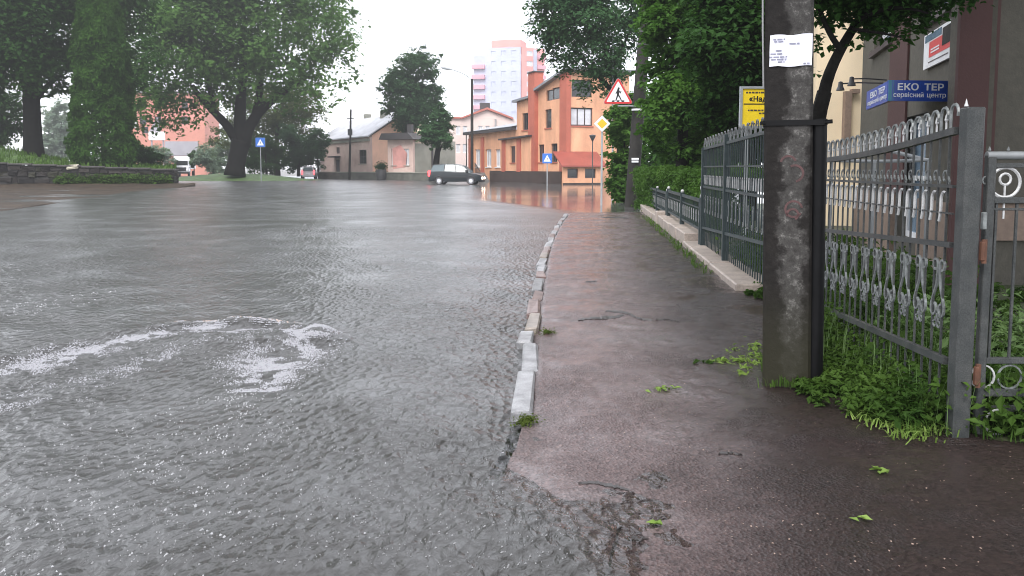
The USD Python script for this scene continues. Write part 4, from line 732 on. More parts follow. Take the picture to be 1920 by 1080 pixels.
# garden trees behind the tall fence
Y7 = 24.0
bl = pb_(Y7, rt_, (1245, 120, 45), (1290, 70, 60), (1275, 185, 55), (1240, 225, 40), (1310, 150, 55), (1235, 60, 42), (1330, 230, 50), (1250, 280, 38), (1300, 290, 40), (1220, 180, 26), (1300, -40, 90), (1215, 250, 22), (1340, 290, 40), (1335, 240, 36), (1330, 180, 40), (1325, 300, 30))
tree("garden_tree", "bright leafy garden tree behind the leaning utility pole", (AT(1280, 340, Y7)[0], Y7, 0), [limb([AT(1280, 400, Y7), AT(1278, 300, Y7), AT(1285, 180, Y7), AT(1290, 60, Y7)], .2, .08)], bl, 42000, 0.15, LEAF_GARDEN, 23, clumps=40, cs=.2)
bl = pb_(20.0, rt_, (1385, 80, 85), (1420, 180, 70), (1360, 190, 60), (1390, 260, 55), (1440, 30, 90), (1450, 250, 60), (1350, 20, 60), (1400, -70, 100))
tree("garden_tree", "dark shady garden tree behind the yellow sign", (AT(1400, 340, 20)[0], 20, 0), [limb([AT(1400, 420, 20), AT(1402, 300, 20), AT(1395, 180, 20), AT(1400, 40, 20)], .22, .08)], bl, 42000, 0.16, LEAF_DARK, 24, clumps=40, cs=.22)
bl = pb_(33, rt_, (1163, 255, 26), (1150, 300, 18), (1172, 310, 28), (1185, 245, 24), (1165, 350, 26), (1150, 345, 12), (1190, 290, 24), (1140, 290, 8), (1172, 378, 18), (1158, 225, 24), (1178, 212, 28), (1192, 250, 26), (1200, 330, 22), (1190, 190, 20), dy=.1)
tree("corner_bush", "leafy bush between the orange building and the leaning pole", (AT(1168, 385, 33)[0], 33, 0), [limb([AT(1168, 392, 33), AT(1168, 320, 33), AT(1172, 260, 33)], .08, .03)], bl, 15000, 0.15, LEAF_GARDEN, 25, category="bush", clumps=30)
bl = pb_(42, rt_, (1215, 300, 40), (1250, 280, 45), (1290, 300, 45), (1330, 260, 50), (1235, 215, 50), (1300, 200, 60), (1350, 310, 40), (1200, 350, 25), dy=.2)
tree("backdrop_tree", "dark tree filling the gap behind the clipped hedge and garden trees", (AT(1265, 350, 42)[0], 42, 0), [limb([AT(1265, 368, 42), AT(1265, 280, 42), AT(1270, 200, 42)], .25, .1)], bl, 14000, .26, LEAF_DARK, 27, clumps=30)
# clipped hedge behind the low fence
rng = np.random.default_rng(30); T = thing("hedge", "clipped bright green hedge behind the low iron fence", "hedge", (*G(1260, 400)[:2], 0))
hp0, hp1 = AT(1192, 330, 27)[:2], AT(1345, 330, 16)[:2]; hd = (hp1 - hp0); hn = np.array([-hd[1], hd[0]]) / np.linalg.norm(hd); hn = hn * np.sign(hn[0])
def hedge_fn(n):
    t = rng.uniform(-0.02, 1.06, n); face = rng.integers(0, 3, n); z = rng.uniform(0.05, 1.22, n); w = rng.uniform(0, 1.4, n)
    z = np.where(face == 0, 1.2 + rng.normal(0, .05, n), z); w = np.where(face == 1, rng.normal(0.02, .06, n), w); w = np.where(face == 2, rng.uniform(0, .5, n), w)
    lump = (meshkit.noise(np.c_[t * 14, w * 2, z * 2.5], 81) - .5) * .22
    o = np.where((face == 0)[:, None], [[0, 0, 1.0]], np.r_[-hn, 0.2][None]); p = hp0 + hd * t[:, None] + hn * (w - lump)[:, None]; return np.c_[p, z + lump * (face == 0)], o
obj("foliage", leaf_set(rng, 30000, hedge_fn, 0.085, .2, .6), LEAF_HEDGE, T, world=True, kind="stuff")
for k in range(9): p = hp0 + hd * (k + .5) / 9 + hn * .6; obj("stem", tube([(*p, -.2), (*(p + rng.normal(0, .05, 2)), 1.0)], [.03, .015], 6), MAT_BARK, T, world=True)

# slim tree rising behind the concrete pole
Y8 = 8.2
def a8(px, py, dy=0): return AT(px, py, Y8 + dy)
lb = [limb([a8(1545, 175), a8(1575, 95, .1), a8(1620, 20, .2), a8(1655, -60, .3)], .058, .03, 14), limb([a8(1578, 95), a8(1545, 40), a8(1530, -20)], .03, .015), limb([a8(1612, 35), a8(1680, 15, -.3), a8(1740, 25, -.5)], .03, .01), limb([a8(1600, 55), a8(1640, 60, -.2), a8(1690, 70, -.4)], .02, .008)]
tr = limb([a8(1526, 620), a8(1524, 420), a8(1528, 260), a8(1546, 172)], .1, .068, 16)
bl = pb_(Y8, rt_, (1600, 0, 52), (1660, 10, 46), (1560, 30, 32), (1715, 20, 40), (1545, 80, 24), (1640, 45, 32), (1690, 60, 30), (1535, 130, 15), (1600, -110, 130), (1740, -60, 90), (1500, -80, 90), (1590, 85, 14), (1735, 40, 20), (1620, 75, 18), dy=.12)
over = [(1.6, 5.2, 5.6, 1.5, 1.5, 1.1), (3.4, 4.4, 5.4, 1.8, 1.6, 1.2), (3.0, 7.0, 6.2, 1.7, 1.7, 1.4), (5.0, 6.0, 6.0, 1.6, 1.6, 1.3), (2.4, 3.0, 5.4, 1.6, 1.3, 1.0), (4.6, 3.2, 5.0, 1.6, 1.4, 1.0), (1.9, 6.8, 7.6, 1.8, 1.8, 1.5), (3.8, 5.6, 7.4, 2.0, 2.0, 1.5)]
lb += [limb([a8(1655, -60, .3), (3.6, 6.6, 5.0), (3.4, 5.0, 5.8)], .03, .015), limb([a8(1640, -30, .3), (3.2, 8.2, 5.2), (2.2, 6.6, 6.8)], .04, .02)]
slim_T = tree("slim_tree", "slim dark tree leaning away from the concrete pole towards the office", (*a8(1526, 620)[:2], 0), lb, bl, 34000, 0.068, LEAF_DARK, 40, trunk=tr, clumps=70, cs=.26, droop=.6)
obj('crown', crown(np.random.default_rng(41), over, 60000, .17, 50, .26), LEAF_DARK, slim_T, world=True)
# ------------------------------------------------------------------ street furniture and vehicles
MAT_POLEC = M("weathered_concrete", (0.03, 0.028, 0.026), 0.7, 0.3, 2, spec=0.15, bump=0.4, bscale=20, bdist=0.02); MAT_STEEL = M("dark_steel", (0.05, 0.05, 0.052), 0.45, 0.2, 4); MAT_GALV = M("galvanised_grey", (0.3, 0.32, 0.33), 0.45, 0.15, 4)
MAT_WHITE = M("white_paint", (0.78, 0.78, 0.8), 0.4, 0.05, 4); MAT_SRED = M("sign_red", (0.55, 0.045, 0.045), 0.4, 0.08, 4); MAT_SBLACK = M("sign_black", (0.015, 0.015, 0.018), 0.45, 0.1, 4); MAT_SYEL = M("sign_yellow", (0.8, 0.42, 0.02), 0.4, 0.06, 4); MAT_SBLUE = M("sign_blue", (0.03, 0.14, 0.5), 0.4, 0.08, 4)
def face(px, py, Y, ang=0.0):
    """Sign plane: local x to the side, local y up, local z away from the camera; ang turns it about the vertical."""
    p = AT(px, py, Y); c, s = math.cos(ang), math.sin(ang); m = np.eye(4); m[:3, 0] = [c, s, 0]; m[:3, 1] = [0, 0, 1]; m[:3, 2] = [-s, c, 0]; m[:3, 3] = p; return m
def flatp(T, name, poly, z0, z1, mat, m, parent=None, **kw): return obj(name, xf(prism(poly, z1 - z0, trans(0, 0, z0)), m), mat, parent or T, world=True, **kw)
def rtri(w, r): h = w * .866; return Polygon([(-w / 2, -h / 3), (w / 2, -h / 3), (0, 2 * h / 3)]).buffer(-r).buffer(r)
def seg(a, b, w0, w1=None):
    w1 = w1 or w0; a, b = np.array(a, float), np.array(b, float); d = (b - a) / np.linalg.norm(b - a); n = np.array([-d[1], d[0]])
    return Polygon([a + n * w0, b + n * w1, b - n * w1, a - n * w0]).union(Point(a).buffer(w0, 4)).union(Point(b).buffer(w1, 4))
def walker(s):
    g = [Point(.02, .33).buffer(.048, 6), seg((.0, .25), (-.01, .06), .052, .045), seg((-.01, .06), (-.10, -.22), .034, .024), seg((-.01, .06), (.07, -.06), .034, .028), seg((.07, -.06), (.15, -.22), .027, .022), seg((.02, .24), (.10, .12), .022), seg((.10, .12), (.13, .2), .018), seg((-.02, .24), (-.10, .10), .022)]
    return affinity.scale(unary_union(g), s, s, origin=(0, 0))
# leaning utility pole with the warning triangle
YP = 28.5; b, t_ = AT(1182, 388, YP), AT(1216, -30, YP)
up = thing("utility_pole", "dark leaning utility pole with white stencil at the pavement's far end", "pole", (b[0], YP, 0)); t_ = b + (t_ - b) * 1.3
obj("shaft", tube([b - [0, 0, .3], b + (t_ - b) * .5, t_], [.22, .2, .16], 10), MAT_POLEC, up, smooth=True, world=True)
def onpole(py): k = (AT(1200, py, YP)[2] - b[2]) / (t_[2] - b[2]); return b + (t_ - b) * k
for y in (206, 60, 84): p = onpole(y); obj("band", tube([p - [0, 0, .03], p + [0, 0, .03]], .225, 10), MAT_WHITE if y > 150 else MAT_STEEL, up, world=True)
for y, w in ((298, .12), (303, .11)): p = onpole(y); obj("stencil", box((p[0] - w, p[1] - .24, p[2] - .03), (p[0] + w, p[1] - .2, p[2] + .03)), MAT_WHITE, up, world=True)
mt = face(1159, 178, YP - .45, .05); wt = PXM(YP, 55)
ws_ = thing("warning_sign", "red bordered triangular pedestrian crossing warning sign fixed to the leaning pole", "sign", AT(1159, 178, YP - .45))
outer = rtri(wt, .05); flatp(ws_, "back_plate", outer.buffer(.012), .012, .03, MAT_GALV, mt); flatp(ws_, "border", outer.difference(rtri(wt * .80, .025)), -.004, .011, MAT_SRED, mt); flatp(ws_, "face", rtri(wt * .80, .025).buffer(-.002), .0, .011, MAT_WHITE, mt)
w_ = affinity.translate(walker(wt * .72), 0, wt * -.02); flatp(ws_, "walking_figure", w_, -.008, -.001, MAT_SBLACK, mt)
for k in (-1, 0, 1): flatp(ws_, "stripe", affinity.translate(Polygon([(-.05 * wt, 0), (.03 * wt, 0), (.05 * wt, .05 * wt), (-.03 * wt, .05 * wt)]), k * .16 * wt, -.225 * wt), -.008, -.001, MAT_SBLACK, mt)
pp = onpole(200); obj("bracket", box((mt[0, 3], YP - .42, pp[2] - .02), (pp[0] + .05, YP - .36, pp[2] + .02)), MAT_GALV, ws_, world=True)
# priority road sign
YD = 30.0; md = face(1129, 232, YD, -.1); s_ = PXM(YD, 27) / 2
pd = thing("priority_sign", "yellow and white diamond priority road sign over the corner bush", "sign", (AT(1129, 232, YD)[0], YD, 0))
dia = lambda r: Polygon([(r, 0), (0, r), (-r, 0), (0, -r)]).buffer(.02, 3)
flatp(pd, "back_plate", dia(s_).buffer(.01), .012, .03, MAT_GALV, md); flatp(pd, "white_border", dia(s_).difference(dia(s_ * .6)), 0, .011, MAT_WHITE, md); flatp(pd, "yellow_field", dia(s_ * .6).buffer(-.002), -.002, .010, MAT_SYEL, md)
p = AT(1129, 232, YD + .08); obj("post", tube([(p[0], p[1], -.2), (p[0], p[1], p[2] + .2)], .035, 8), MAT_GALV, pd, world=True)
# crossing signs (blue squares)
def crossing_sign(label, px, py, wpx, Y, base_py, ang):
    T = thing("crossing_sign", label, "sign", (AT(px, py, Y)[0], Y, 0), group=None); m = face(px, py, Y, ang); h = PXM(Y, wpx) / 2
    q = sbox(-h, -h, h, h).buffer(-.04).buffer(.04); tri = Polygon([(-h * .75, -h * .65), (h * .75, -h * .65), (0, h * .72)])
    flatp(T, "back_plate", q.buffer(.01), .014, .03, MAT_GALV, m); flatp(T, "blue_field", q.difference(tri), 0, .013, MAT_SBLUE, m); fig = affinity.translate(walker(h * .95), 0, -h * .14)
    flatp(T, "white_triangle", tri.buffer(-.002), .0, .012, MAT_WHITE, m); flatp(T, "walking_figure", fig, -.008, -.001, MAT_SBLACK, m)
    p = AT(px, py, Y + .09); obj("post", tube([(p[0], p[1], -.2), (p[0], p[1], p[2] + h)], .04, 8), MAT_GALV, T, world=True); return T
crossing_sign("blue square crossing sign on a grey post before the big tree", 488, 267, 17, 84, 325, .1)
crossing_sign("blue square crossing sign on a thin post before the orange building", 1026, 297, 18, 63, 345, -.15)
# small dark funnel lantern on a thin post
YL = 60; p = AT(1111, 345, YL); T = thing("lantern_post", "thin post with a small dark funnel lantern beside the orange building", "lamp", (p[0], YL, 0)); q = AT(1111, 262, YL)
obj("post", tube([(p[0], YL, -.2), (q[0], YL, q[2])], .035, 8), MAT_STEEL, T, world=True); obj("lantern", move(lathe([(.02, -.15), (.1, 0), (.24, .28), (.2, .32), (.02, .36)], 12), q), MAT_STEEL, T, smooth=True, world=True)
# street lamps: tapered pole, curved arm, flat lamp head
def street_lamp(label, px, Y, top_py, arm, head, r, mat, wood=False):
    b = AT(px, 340, Y); t = AT(px, top_py, Y); T = thing("street_lamp", label, "street lamp", (b[0], Y, 0)); a = [AT(*q, Y) for q in arm]; h = AT(*head, Y)
    obj("pole", tube([(b[0], Y, -.3), (t[0], Y, t[2])], [r, r * .75], 10), mat, T, smooth=True, world=True); obj("arm", tube(spline(a, 12), .05, 6), MAT_GALV, T, smooth=True, world=True)
    d = h - a[-1]; d /= np.linalg.norm(d); obj("lamp_head", tube([a[-1], a[-1] + d * .25, a[-1] + d * .8, a[-1] + d * 1.0], [.06, .14, .15, .05], 8), MAT_GALV, T, smooth=True, world=True); return T
street_lamp("dark street lamp pole with a long pale curved arm beside the orange annex", 885, 84, 148, [(885, 170), (885, 152), (868, 138), (846, 130)], (830, 127), .16, MAT_POLEC)
street_lamp("pale street lamp half hidden in the overhanging tree's crown", 1149, 45.5, 62, [(1149, 80), (1148, 64), (1130, 55), (1112, 49)], (1096, 44), .06, MAT_GALV)
YW = 96; b = AT(655, 334, YW); t_ = AT(658, 205, YW); T = thing("service_pole", "thin dark pole with a small box in front of the pink house", "pole", (b[0], YW, 0))
obj("shaft", tube([(b[0], YW, -.2), t_], [.14, .1], 8), MAT_POLEC, T, smooth=True, world=True); q = AT(657, 248, YW); obj("junction_box", box(q - [.25, .3, .35], q + [.25, -.05, .35], .03), MAT_STEEL, T, world=True); q = AT(657, 222, YW); obj("crossarm", box(q - [.4, .06, .05], q + [.4, .06, .05]), MAT_STEEL, T, world=True)
# dark planter / bin with plant by the houses
YB = 94; b = AT(715, 336, YB); T = thing("planter", "dark barrel planter with a leafy plant between the old houses", "planter", (b[0], YB, 0)); rp = np.random.default_rng(9)
obj("barrel", lathe([(.02, 0), (.5, 0), (.62, .5), (.58, 1.1), (.5, 1.15), (.48, 1.0), (.02, 1.0)], 14), MAT_STEEL, T, smooth=35); obj("plant", leaf_set(rp, 900, near_pts(rp, [(0, 0, 1.5), (.3, 0, 1.4), (-.3, .1, 1.4)], (.35, .3, .3)), .22), LEAF_DARK, T)

# ---- vehicles
MAT_TYRE = M("tyre_rubber", (0.02, 0.02, 0.022), 0.7, 0.2, 6); MAT_RIM = M("wheel_silver", (0.6, 0.6, 0.63), 0.35, 0.1, 5, metal=0.3); MAT_CARGLASS = M("car_glass", (0.10, 0.13, 0.14), 0.06, 0.2, 1.2, spec=0.7); MAT_BUMPER = M("black_trim", (0.02, 0.02, 0.022), 0.5, 0.2, 4)
E_HEAD = emit("headlamp_glow", (1.0, 0.72, 0.55), 6.0); E_TAIL = emit("tail_lamp_glow", (1.0, 0.06, 0.07), 2.2); MAT_TAIL = M("tail_lamp_red", (0.5, 0.02, 0.02), 0.2, 0.1, 5)
def car(name, label, loc, rz, paint, L, W, H, prof, heads, tails, cabin):
    """prof: body stations (x, z bottom, z belt, half width); cabin: (x, z roof, half width of roof) stations. x runs forward."""
    T = thing(name, label, "car", loc, rz)
    st = []
    for x, zb, zs, w in prof: st.append([(x, -w * .93, zb), (x, -w, (zb + zs) * .5), (x, -w * .97, zs), (x, w * .97, zs), (x, w, (zb + zs) * .5), (x, w * .93, zb)])
    v = np.array(st).reshape(-1, 3); n = 6; f = []
    for i in range(len(prof) - 1):
        for j in range(n): k = (j + 1) % n; f += [(i * n + j, (i + 1) * n + j, (i + 1) * n + k), (i * n + j, (i + 1) * n + k, i * n + k)]
    e = (len(prof) - 1) * n; f += [(0, j, j + 1) for j in range(1, 5)] + [(e, e + j + 1, e + j) for j in range(1, 5)]
    obj("body", (v, np.array(f)), paint, T, smooth=40)
    belt = lambda x: np.interp(x, [p[0] for p in prof], [p[2] for p in prof]); bw = lambda x: np.interp(x, [p[0] for p in prof], [p[3] for p in prof])
    c = []
    for x, xt, zr, w in cabin: c.append([(x, -bw(x) * .965, belt(x) - .02), (xt, -w, zr), (xt, w, zr), (x, bw(x) * .965, belt(x) - .02)])
    v = np.array(c).reshape(-1, 3); f = []
    for i in range(len(cabin) - 1):
        for j in range(3): f += [(i * 4 + j, i * 4 + j + 1, i * 4 + 5 + j), (i * 4 + j, i * 4 + 5 + j, i * 4 + 4 + j)]
    e = (len(cabin) - 1) * 4; f += [(0, 2, 1), (0, 3, 2), (e, e + 1, e + 2), (e, e + 2, e + 3)]
    cb = obj("cabin", (v, np.array(f)[:, ::-1]), paint, T, smooth=30)
    V = np.array(c)
    def quad(a, b, c_, d, o, name, mt=None, shr=.08):
        q = np.array([a, b, c_, d]); m = q.mean(0); q = m + (q - m) * (1 - shr); nn = np.cross(q[1] - q[0], q[2] - q[0]); nn /= np.linalg.norm(nn); nn = nn * (1 if np.dot(nn, o) > 0 else -1)
        obj(name, (np.vstack([q + nn * .012, q - nn * .03]), np.array([(0, 1, 2), (0, 2, 3), (4, 6, 5), (4, 7, 6), (0, 4, 5), (0, 5, 1), (1, 5, 6), (1, 6, 2), (2, 6, 7), (2, 7, 3), (3, 7, 4), (3, 4, 0)])), mt or MAT_CARGLASS, T)
    for i in range(len(cabin) - 1):
        quad(V[i][0] + [0, 0, .05], V[i + 1][0] + [0, 0, .05], V[i + 1][1] - [0, 0, .05], V[i][1] - [0, 0, .05], (0, -1, 0), "side_window"); quad(V[i][3] + [0, 0, .05], V[i + 1][3] + [0, 0, .05], V[i + 1][2] - [0, 0, .05], V[i][2] - [0, 0, .05], (0, 1, 0), "side_window")
    quad(V[0][0], V[0][1], V[0][2], V[0][3], (-1, 0, 0.3), "rear_window", shr=.16); quad(V[-1][0], V[-1][1], V[-1][2], V[-1][3], (1, 0, 0.3), "windscreen", shr=.12)
    xw = (-L * .30, L * .305)
    for x in xw:
        for s in (-1, 1):
            y = s * (W / 2 - .09); r = .315
            w_ = obj("wheel", move(xf(lathe([(.16, -.1), (r - .03, -.1), (r, -.06), (r, .06), (r - .03, .1), (.16, .1)], 20), rotx(math.pi / 2)), (x, y, r)), MAT_TYRE, T, smooth=35)
            obj("rim", move(xf(lathe([(.001, .085), (.06, .103), (.2, .09), (.235, .104), (.235, -.104), (.2, -.09), (.06, -.103), (.001, -.09)], 16), rotx(math.pi / 2)), (x, y, r)), MAT_RIM, w_, smooth=35)
            obj("wheel_arch", cat([tube([(x + (r + .05) * math.cos(a), s * bw(x) * .985, r + (r + .05) * math.sin(a)) for a in np.linspace(0, math.pi, 12)], .035, 5)]), MAT_BUMPER, T)
    fr, re = prof[-1], prof[0]
    obj("bumper", box((fr[0] - .25, -fr[3] * .9, .2), (fr[0] + .06, fr[3] * .9, .45), .05), MAT_BUMPER, T); obj("bumper", box((re[0] - .06, -re[3] * .9, .25), (re[0] + .25, re[3] * .9, .5), .05), MAT_BUMPER if not tails else paint, T)
    for s in (-1, 1):
        xh = fr[0] - .12; obj("headlight", xf(blob(np.random.default_rng(1), (.2, .2, .13), 2, 0), trans(xh, s * fr[3] * .72, fr[2] - .14)), heads, T, smooth=True)
        xr = re[0] + .03; zb = re[2]; obj("taillight", box((xr - .09, s * re[3] * .93 - .11, zb - .28), (xr + .12, s * re[3] * .93 + .06, zb + .18), .03), tails or MAT_TAIL, T)
        obj("mirror", box((cabin[-1][0] - .35, s * bw(cabin[-1][0]) - .02 + s * .08 - .07, belt(.5) + .02), (cabin[-1][0] - .15, s * bw(cabin[-1][0]) + s * .08 + .07, belt(.5) + .2), .03), MAT_BUMPER, T)
        for zz in (.62,): obj("side_trim", box((re[0] + .5, s * .84 - .03, .55), (fr[0] - .7, s * .84 + .03, .62), .01), MAT_BUMPER, T)
    obj("number_plate", box((re[0] - .1, -.26, .55), (re[0] - .06, .26, .67)), MAT_WHITE, T); return T
MAT_CARDARK = M("dark_teal_paint", (0.010, 0.014, 0.017), 0.3, 0.15, 1, coat=0.25); MAT_CARPALE = M("silver_white_paint", (0.6, 0.58, 0.6), 0.3, 0.1, 1, coat=0.6)
mpv_prof = [(-2.1, .42, .92, .74), (-1.95, .3, 1.0, .82), (-1.2, .24, 1.0, .85), (0.2, .22, .97, .86), (1.0, .24, .93, .85), (1.6, .28, .86, .81), (2.02, .34, .74, .70), (2.1, .38, .66, .6)]
mpv_cab = [(-2.02, -1.78, 1.56, .62), (-0.85, -0.8, 1.64, .64), (0.1, 0.0, 1.62, .64), (1.22, 0.62, 1.48, .6)]
pc = AT(857, 345, 67.5); CAR_LOC = (pc[0], 67.5, 0)
car("dark_car", "dark compact family car with lit headlight crossing the flooded junction", CAR_LOC, -0.16, MAT_CARDARK, 4.2, 1.72, 1.64, mpv_prof, E_HEAD, E_TAIL, mpv_cab)
ht_prof = [(-1.9, .4, .85, .74), (-1.75, .28, .92, .82), (-1, .24, .92, .84), (0.3, .22, .9, .84), (1.1, .26, .85, .82), (1.8, .34, .7, .72), (1.95, .4, .6, .6)]
ht_cab = [(-1.85, -1.45, 1.42, .58), (-0.6, -0.6, 1.5, .6), (0.2, 0.1, 1.48, .6), (1.1, 0.5, 1.36, .56)]
p2 = AT(580, 335, 103); car("silver_car", "pale hatchback with glowing tail lights driving away under the small dark tree", (p2[0], 103, 0), 1.72, MAT_CARPALE, 3.9, 1.7, 1.5, ht_prof, MAT_WHITE, E_TAIL, ht_cab)
# white lorry far down the road
YT_ = 128; p = AT(344, 331, YT_); T = thing("white_truck", "white box truck parked far down the road by the salmon building", "truck", (p[0], YT_, 0.0), -1.35); 
obj("cargo_box", box((-4.2, -1.2, 1.15), (0.5, 1.2, 3.05), .04), MAT_WHITE, T); obj("cab", cat([box((.62, -1.1, .7), (2.1, 1.1, 1.65), .1), box((.62, -1.05, 1.55), (1.75, 1.05, 2.55), .14)]), MAT_WHITE, T)
q = box((1.62, -.92, 1.62), (1.82, .92, 2.4), .03); obj("windscreen", q, MAT_DARKGLASS, T); obj("grille", box((2.05, -.75, .85), (2.14, .75, 1.4), .02), MAT_BUMPER, T); obj("bumper", box((1.9, -1.12, .45), (2.2, 1.12, .72), .04), MAT_BUMPER, T); obj("chassis", box((-4, -.5, .7), (1, .5, 1.12)), MAT_BUMPER, T)
for s in (-1, 1): obj("side_window", box((.9, s * 1.07 - .03, 1.65), (1.55, s * 1.07 + .03, 2.3)), MAT_DARKGLASS, T); obj("headlight", box((2.06, s * .85 - .15, .9), (2.16, s * .85 + .15, 1.15)), MAT_WHITE, T)
for x in (-3.0, 1.3):
    for s in (-1, 1): obj("wheel", move(xf(lathe([(.02, -.13), (.42, -.13), (.45, 0), (.42, .13), (.02, .13)], 16), rotx(math.pi / 2)), (x, s * .98, .45)), MAT_TYRE, T, smooth=35)
# ------------------------------------------------------------------ right-hand side: concrete pole, fences, gate, office building
rr = np.random.default_rng(55)
MAT_IRON = M("grey_fence_paint", (0.042, 0.047, 0.048), 0.42, 0.3, 11, speck=0.35, spec=0.3, col2=(0.058, 0.06, 0.059)); MAT_IRONW = M("white_fence_paint", (0.4, 0.4, 0.4), 0.35, 0.12, 14, speck=0.15); MAT_IRONM = M("worn_pale_fence_paint", (0.13, 0.14, 0.14), 0.35, 0.5, 30); MAT_IRONF = M("dark_green_grey_paint", (0.03, 0.042, 0.044), 0.45, 0.25, 10, spec=0.25)
MAT_RUST = M("rusty_hinge", (0.085, 0.034, 0.018), 0.7, 0.3, 30); MAT_RAILW = M("pale_pipe", (0.2, 0.21, 0.215), 0.3, 0.12, 12)
MAT_PLTH = M("plinth_concrete", (0.3, 0.25, 0.215), 0.5, 0.25, 2.5, bump=0.4, bscale=25, bdist=0.02, speck=0.2)
FA_ = math.atan2(FENCE.u[1], FENCE.u[0]); F0 = np.array([2.07, 3.96, 0.0])
def rod(pts, r, n=4, y=0.0, m=None): p = np.array([(a, y, z) for a, z in pts]); return tube(p if m is None else spline(p, m), r, n)
def arc(c, r, a0, a1, n=9): t = np.radians(np.linspace(a0, a1, n)); return [(c[0] + r * math.cos(x), c[1] + r * math.sin(x)) for x in t]
# fence bay between the pole and the gate post
T = thing("fence_bay", "ornate grey iron fence bay with white hooks between concrete pole and gate post", "fence", F0, FA_)
zt = lambda s: 1.478 - .046 * s - .03 * math.sin(min(1, s / 2.8) * math.pi) ; zm1 = lambda s: 1.213; zm2 = lambda s: .94 - .040 * s; zl_ = lambda s: .384 - .044 * s
SE = 2.86
def rail(fn, h, w, name="rail", s0=0.05, s1=SE, y=0.0, mat=None):
    s = np.linspace(s0, s1, 13); v = []
    for a in s: z = fn(a); v += [(a, y - w / 2, z - h / 2), (a, y + w / 2, z - h / 2), (a, y + w / 2, z + h / 2), (a, y - w / 2, z + h / 2)]
    f = []
    for i in range(12):
        for j in range(4): k = (j + 1) % 4; f += [(i * 4 + j, i * 4 + k, i * 4 + 4 + k), (i * 4 + j, i * 4 + 4 + k, i * 4 + 4 + j)]
    f += [(0, 2, 1), (0, 3, 2), (48, 49, 50), (48, 50, 51)]
    return obj(name, (np.array(v), np.array(f)[:, ::-1]), mat or MAT_IRON, T)
rail(zt, .034, .03); rail(zm1, .014, .02); rail(zm2, .026, .026); rail(zl_, .034, .03); rail(lambda s: 1.085, .008, .012)
K = 25
for k in range(K):
    s = .125 + .112 * k; a = zt(s)
    obj("bar", rod([(s, .17 - .04 * s + rr.uniform(-.02, .02)), (s, a - .017)], .0068), MAT_IRON, T)
    obj("top_hook", rod([(s, a + .017), (s, a + .085)] + arc((s - .042, a + .088), .042, 0, 200, 9), .0075, 5), MAT_IRONM, T)
    obj("spear_tip", cat([rod([(s + .05, a + .017), (s + .05, a + .05)], .005), xf(lathe([(.001, .0), (.009, .012), (.006, .03), (.001, .045)], 6), trans(s + .05, 0, a + .048))]), MAT_IRONW, T)
    obj("scroll", rod(arc((s + .03, 1.262), .026, -70, 170, 8) + [(s - .008, 1.25), (s - .02, 1.235), (s - .015, 1.222)], .0055), MAT_IRONM, T)
    obj("hook_stem", rod([(s, 1.08), (s, 1.13)] + arc((s + .036, 1.152), .034, 180, 120, 4), .0062, 4), MAT_IRON, T); obj("white_hook", rod(arc((s + .036, 1.152), .034, 120, 0, 7) + [(s + .070, 1.11), (s + .074, 1.07), (s + .086, 1.042)], [.0062] * 3 + [.0075] * 7, 5), MAT_IRONW, T)
    if k % 2 == 0:
        for d in (-1, 1):
            c = s + .056; zz = zm2(s) - .105; lo = zz - .23
            obj("lyre_scroll", rod(arc((c + d * .040, zz), .026, 90 - d * 200, 90 + d * 90, 10) + [(c + d * .012, zz - .04), (c + d * .022, zz - .10), (c + d * .056, lo + .07), (c + d * .076, lo + .03)] + arc((c + d * .046, lo + .01), .03, 90 - d * 90, 90 - d * 340, 10), .0075), MAT_IRONM, T)
            obj("lower_scroll", rod(arc((c + d * .025, lo - .055), .022, 90, 90 + d * 270, 8) + [(c + d * .004, lo - .04), (c + d * .004, lo - .01)], .0055), MAT_IRONM, T)
# gate post
gp = thing("gate_post", "tall square grey steel gate post with rusty hinges", "post", (2.10, 3.93, 0)); lean = math.tan(.0)
obj("post", box((-.04, -.04, -.3), (.04, .04, 1.575), .006), MAT_IRON, gp); obj("cap", xf(lathe([(.001, .034), (.006, .014), (.010, 0), (.001, -.002)], 8), trans(-.03, 0, 1.58)), MAT_IRONW, gp)
for z, c in ((.92, MAT_RUST), (.34, MAT_RUST)): obj("hinge", cat([box((.042, -.06, z - .045), (.062, -.03, z + .045), .006), tube([(.06, -.045, z - .055), (.06, -.045, z + .055)], .012, 8)]), c, gp)
obj("latch_plate", box((.042, -.06, 1.02), (.06, -.03, 1.10), .004), MAT_IRONM, gp)
# gate leaf, closed across the drive
GX, GY = 2.205, 3.95
gl_ = thing("gate_leaf", "low iron gate leaf with pale rings and pipe top rail right of the post", "gate", (GX, GY, 0)); T = gl_; GW = 1.9
def gz(py): return 1.3 - (py - 315) / 1600 * GY
def gx(px): return (px - 960) / 1600 * GY - GX
obj("stile", box((-.02, -.018, .0), (.02, .018, gz(290)), .004), MAT_IRON, T); obj("top_rail", tube([(-.02, 0, gz(292)), (GW, 0, gz(290))], .019, 10), MAT_RAILW, T, smooth=40)
for py, r in ((310, .011), (375, .014), (392, .006), (680, .014), (742, .017), (772, .016), (862, .012)): obj("rail", box((.02, -r, gz(py) - r), (GW, r, gz(py) + r), .002), MAT_IRON, T)
for k in range(16): x = gx(1868) + .095 * k; obj("bar", rod([(x, gz(680) - .0), (x, gz(376))], .0075), MAT_IRON, T)
for k in range(16): x = gx(1850) + .062 * k * 1.4; obj("tip", xf(lathe([(.001, .022), (.008, .006), (.006, 0), (.001, -.001)], 6), trans(x, 0, gz(292) + .02)), MAT_IRONM, T)
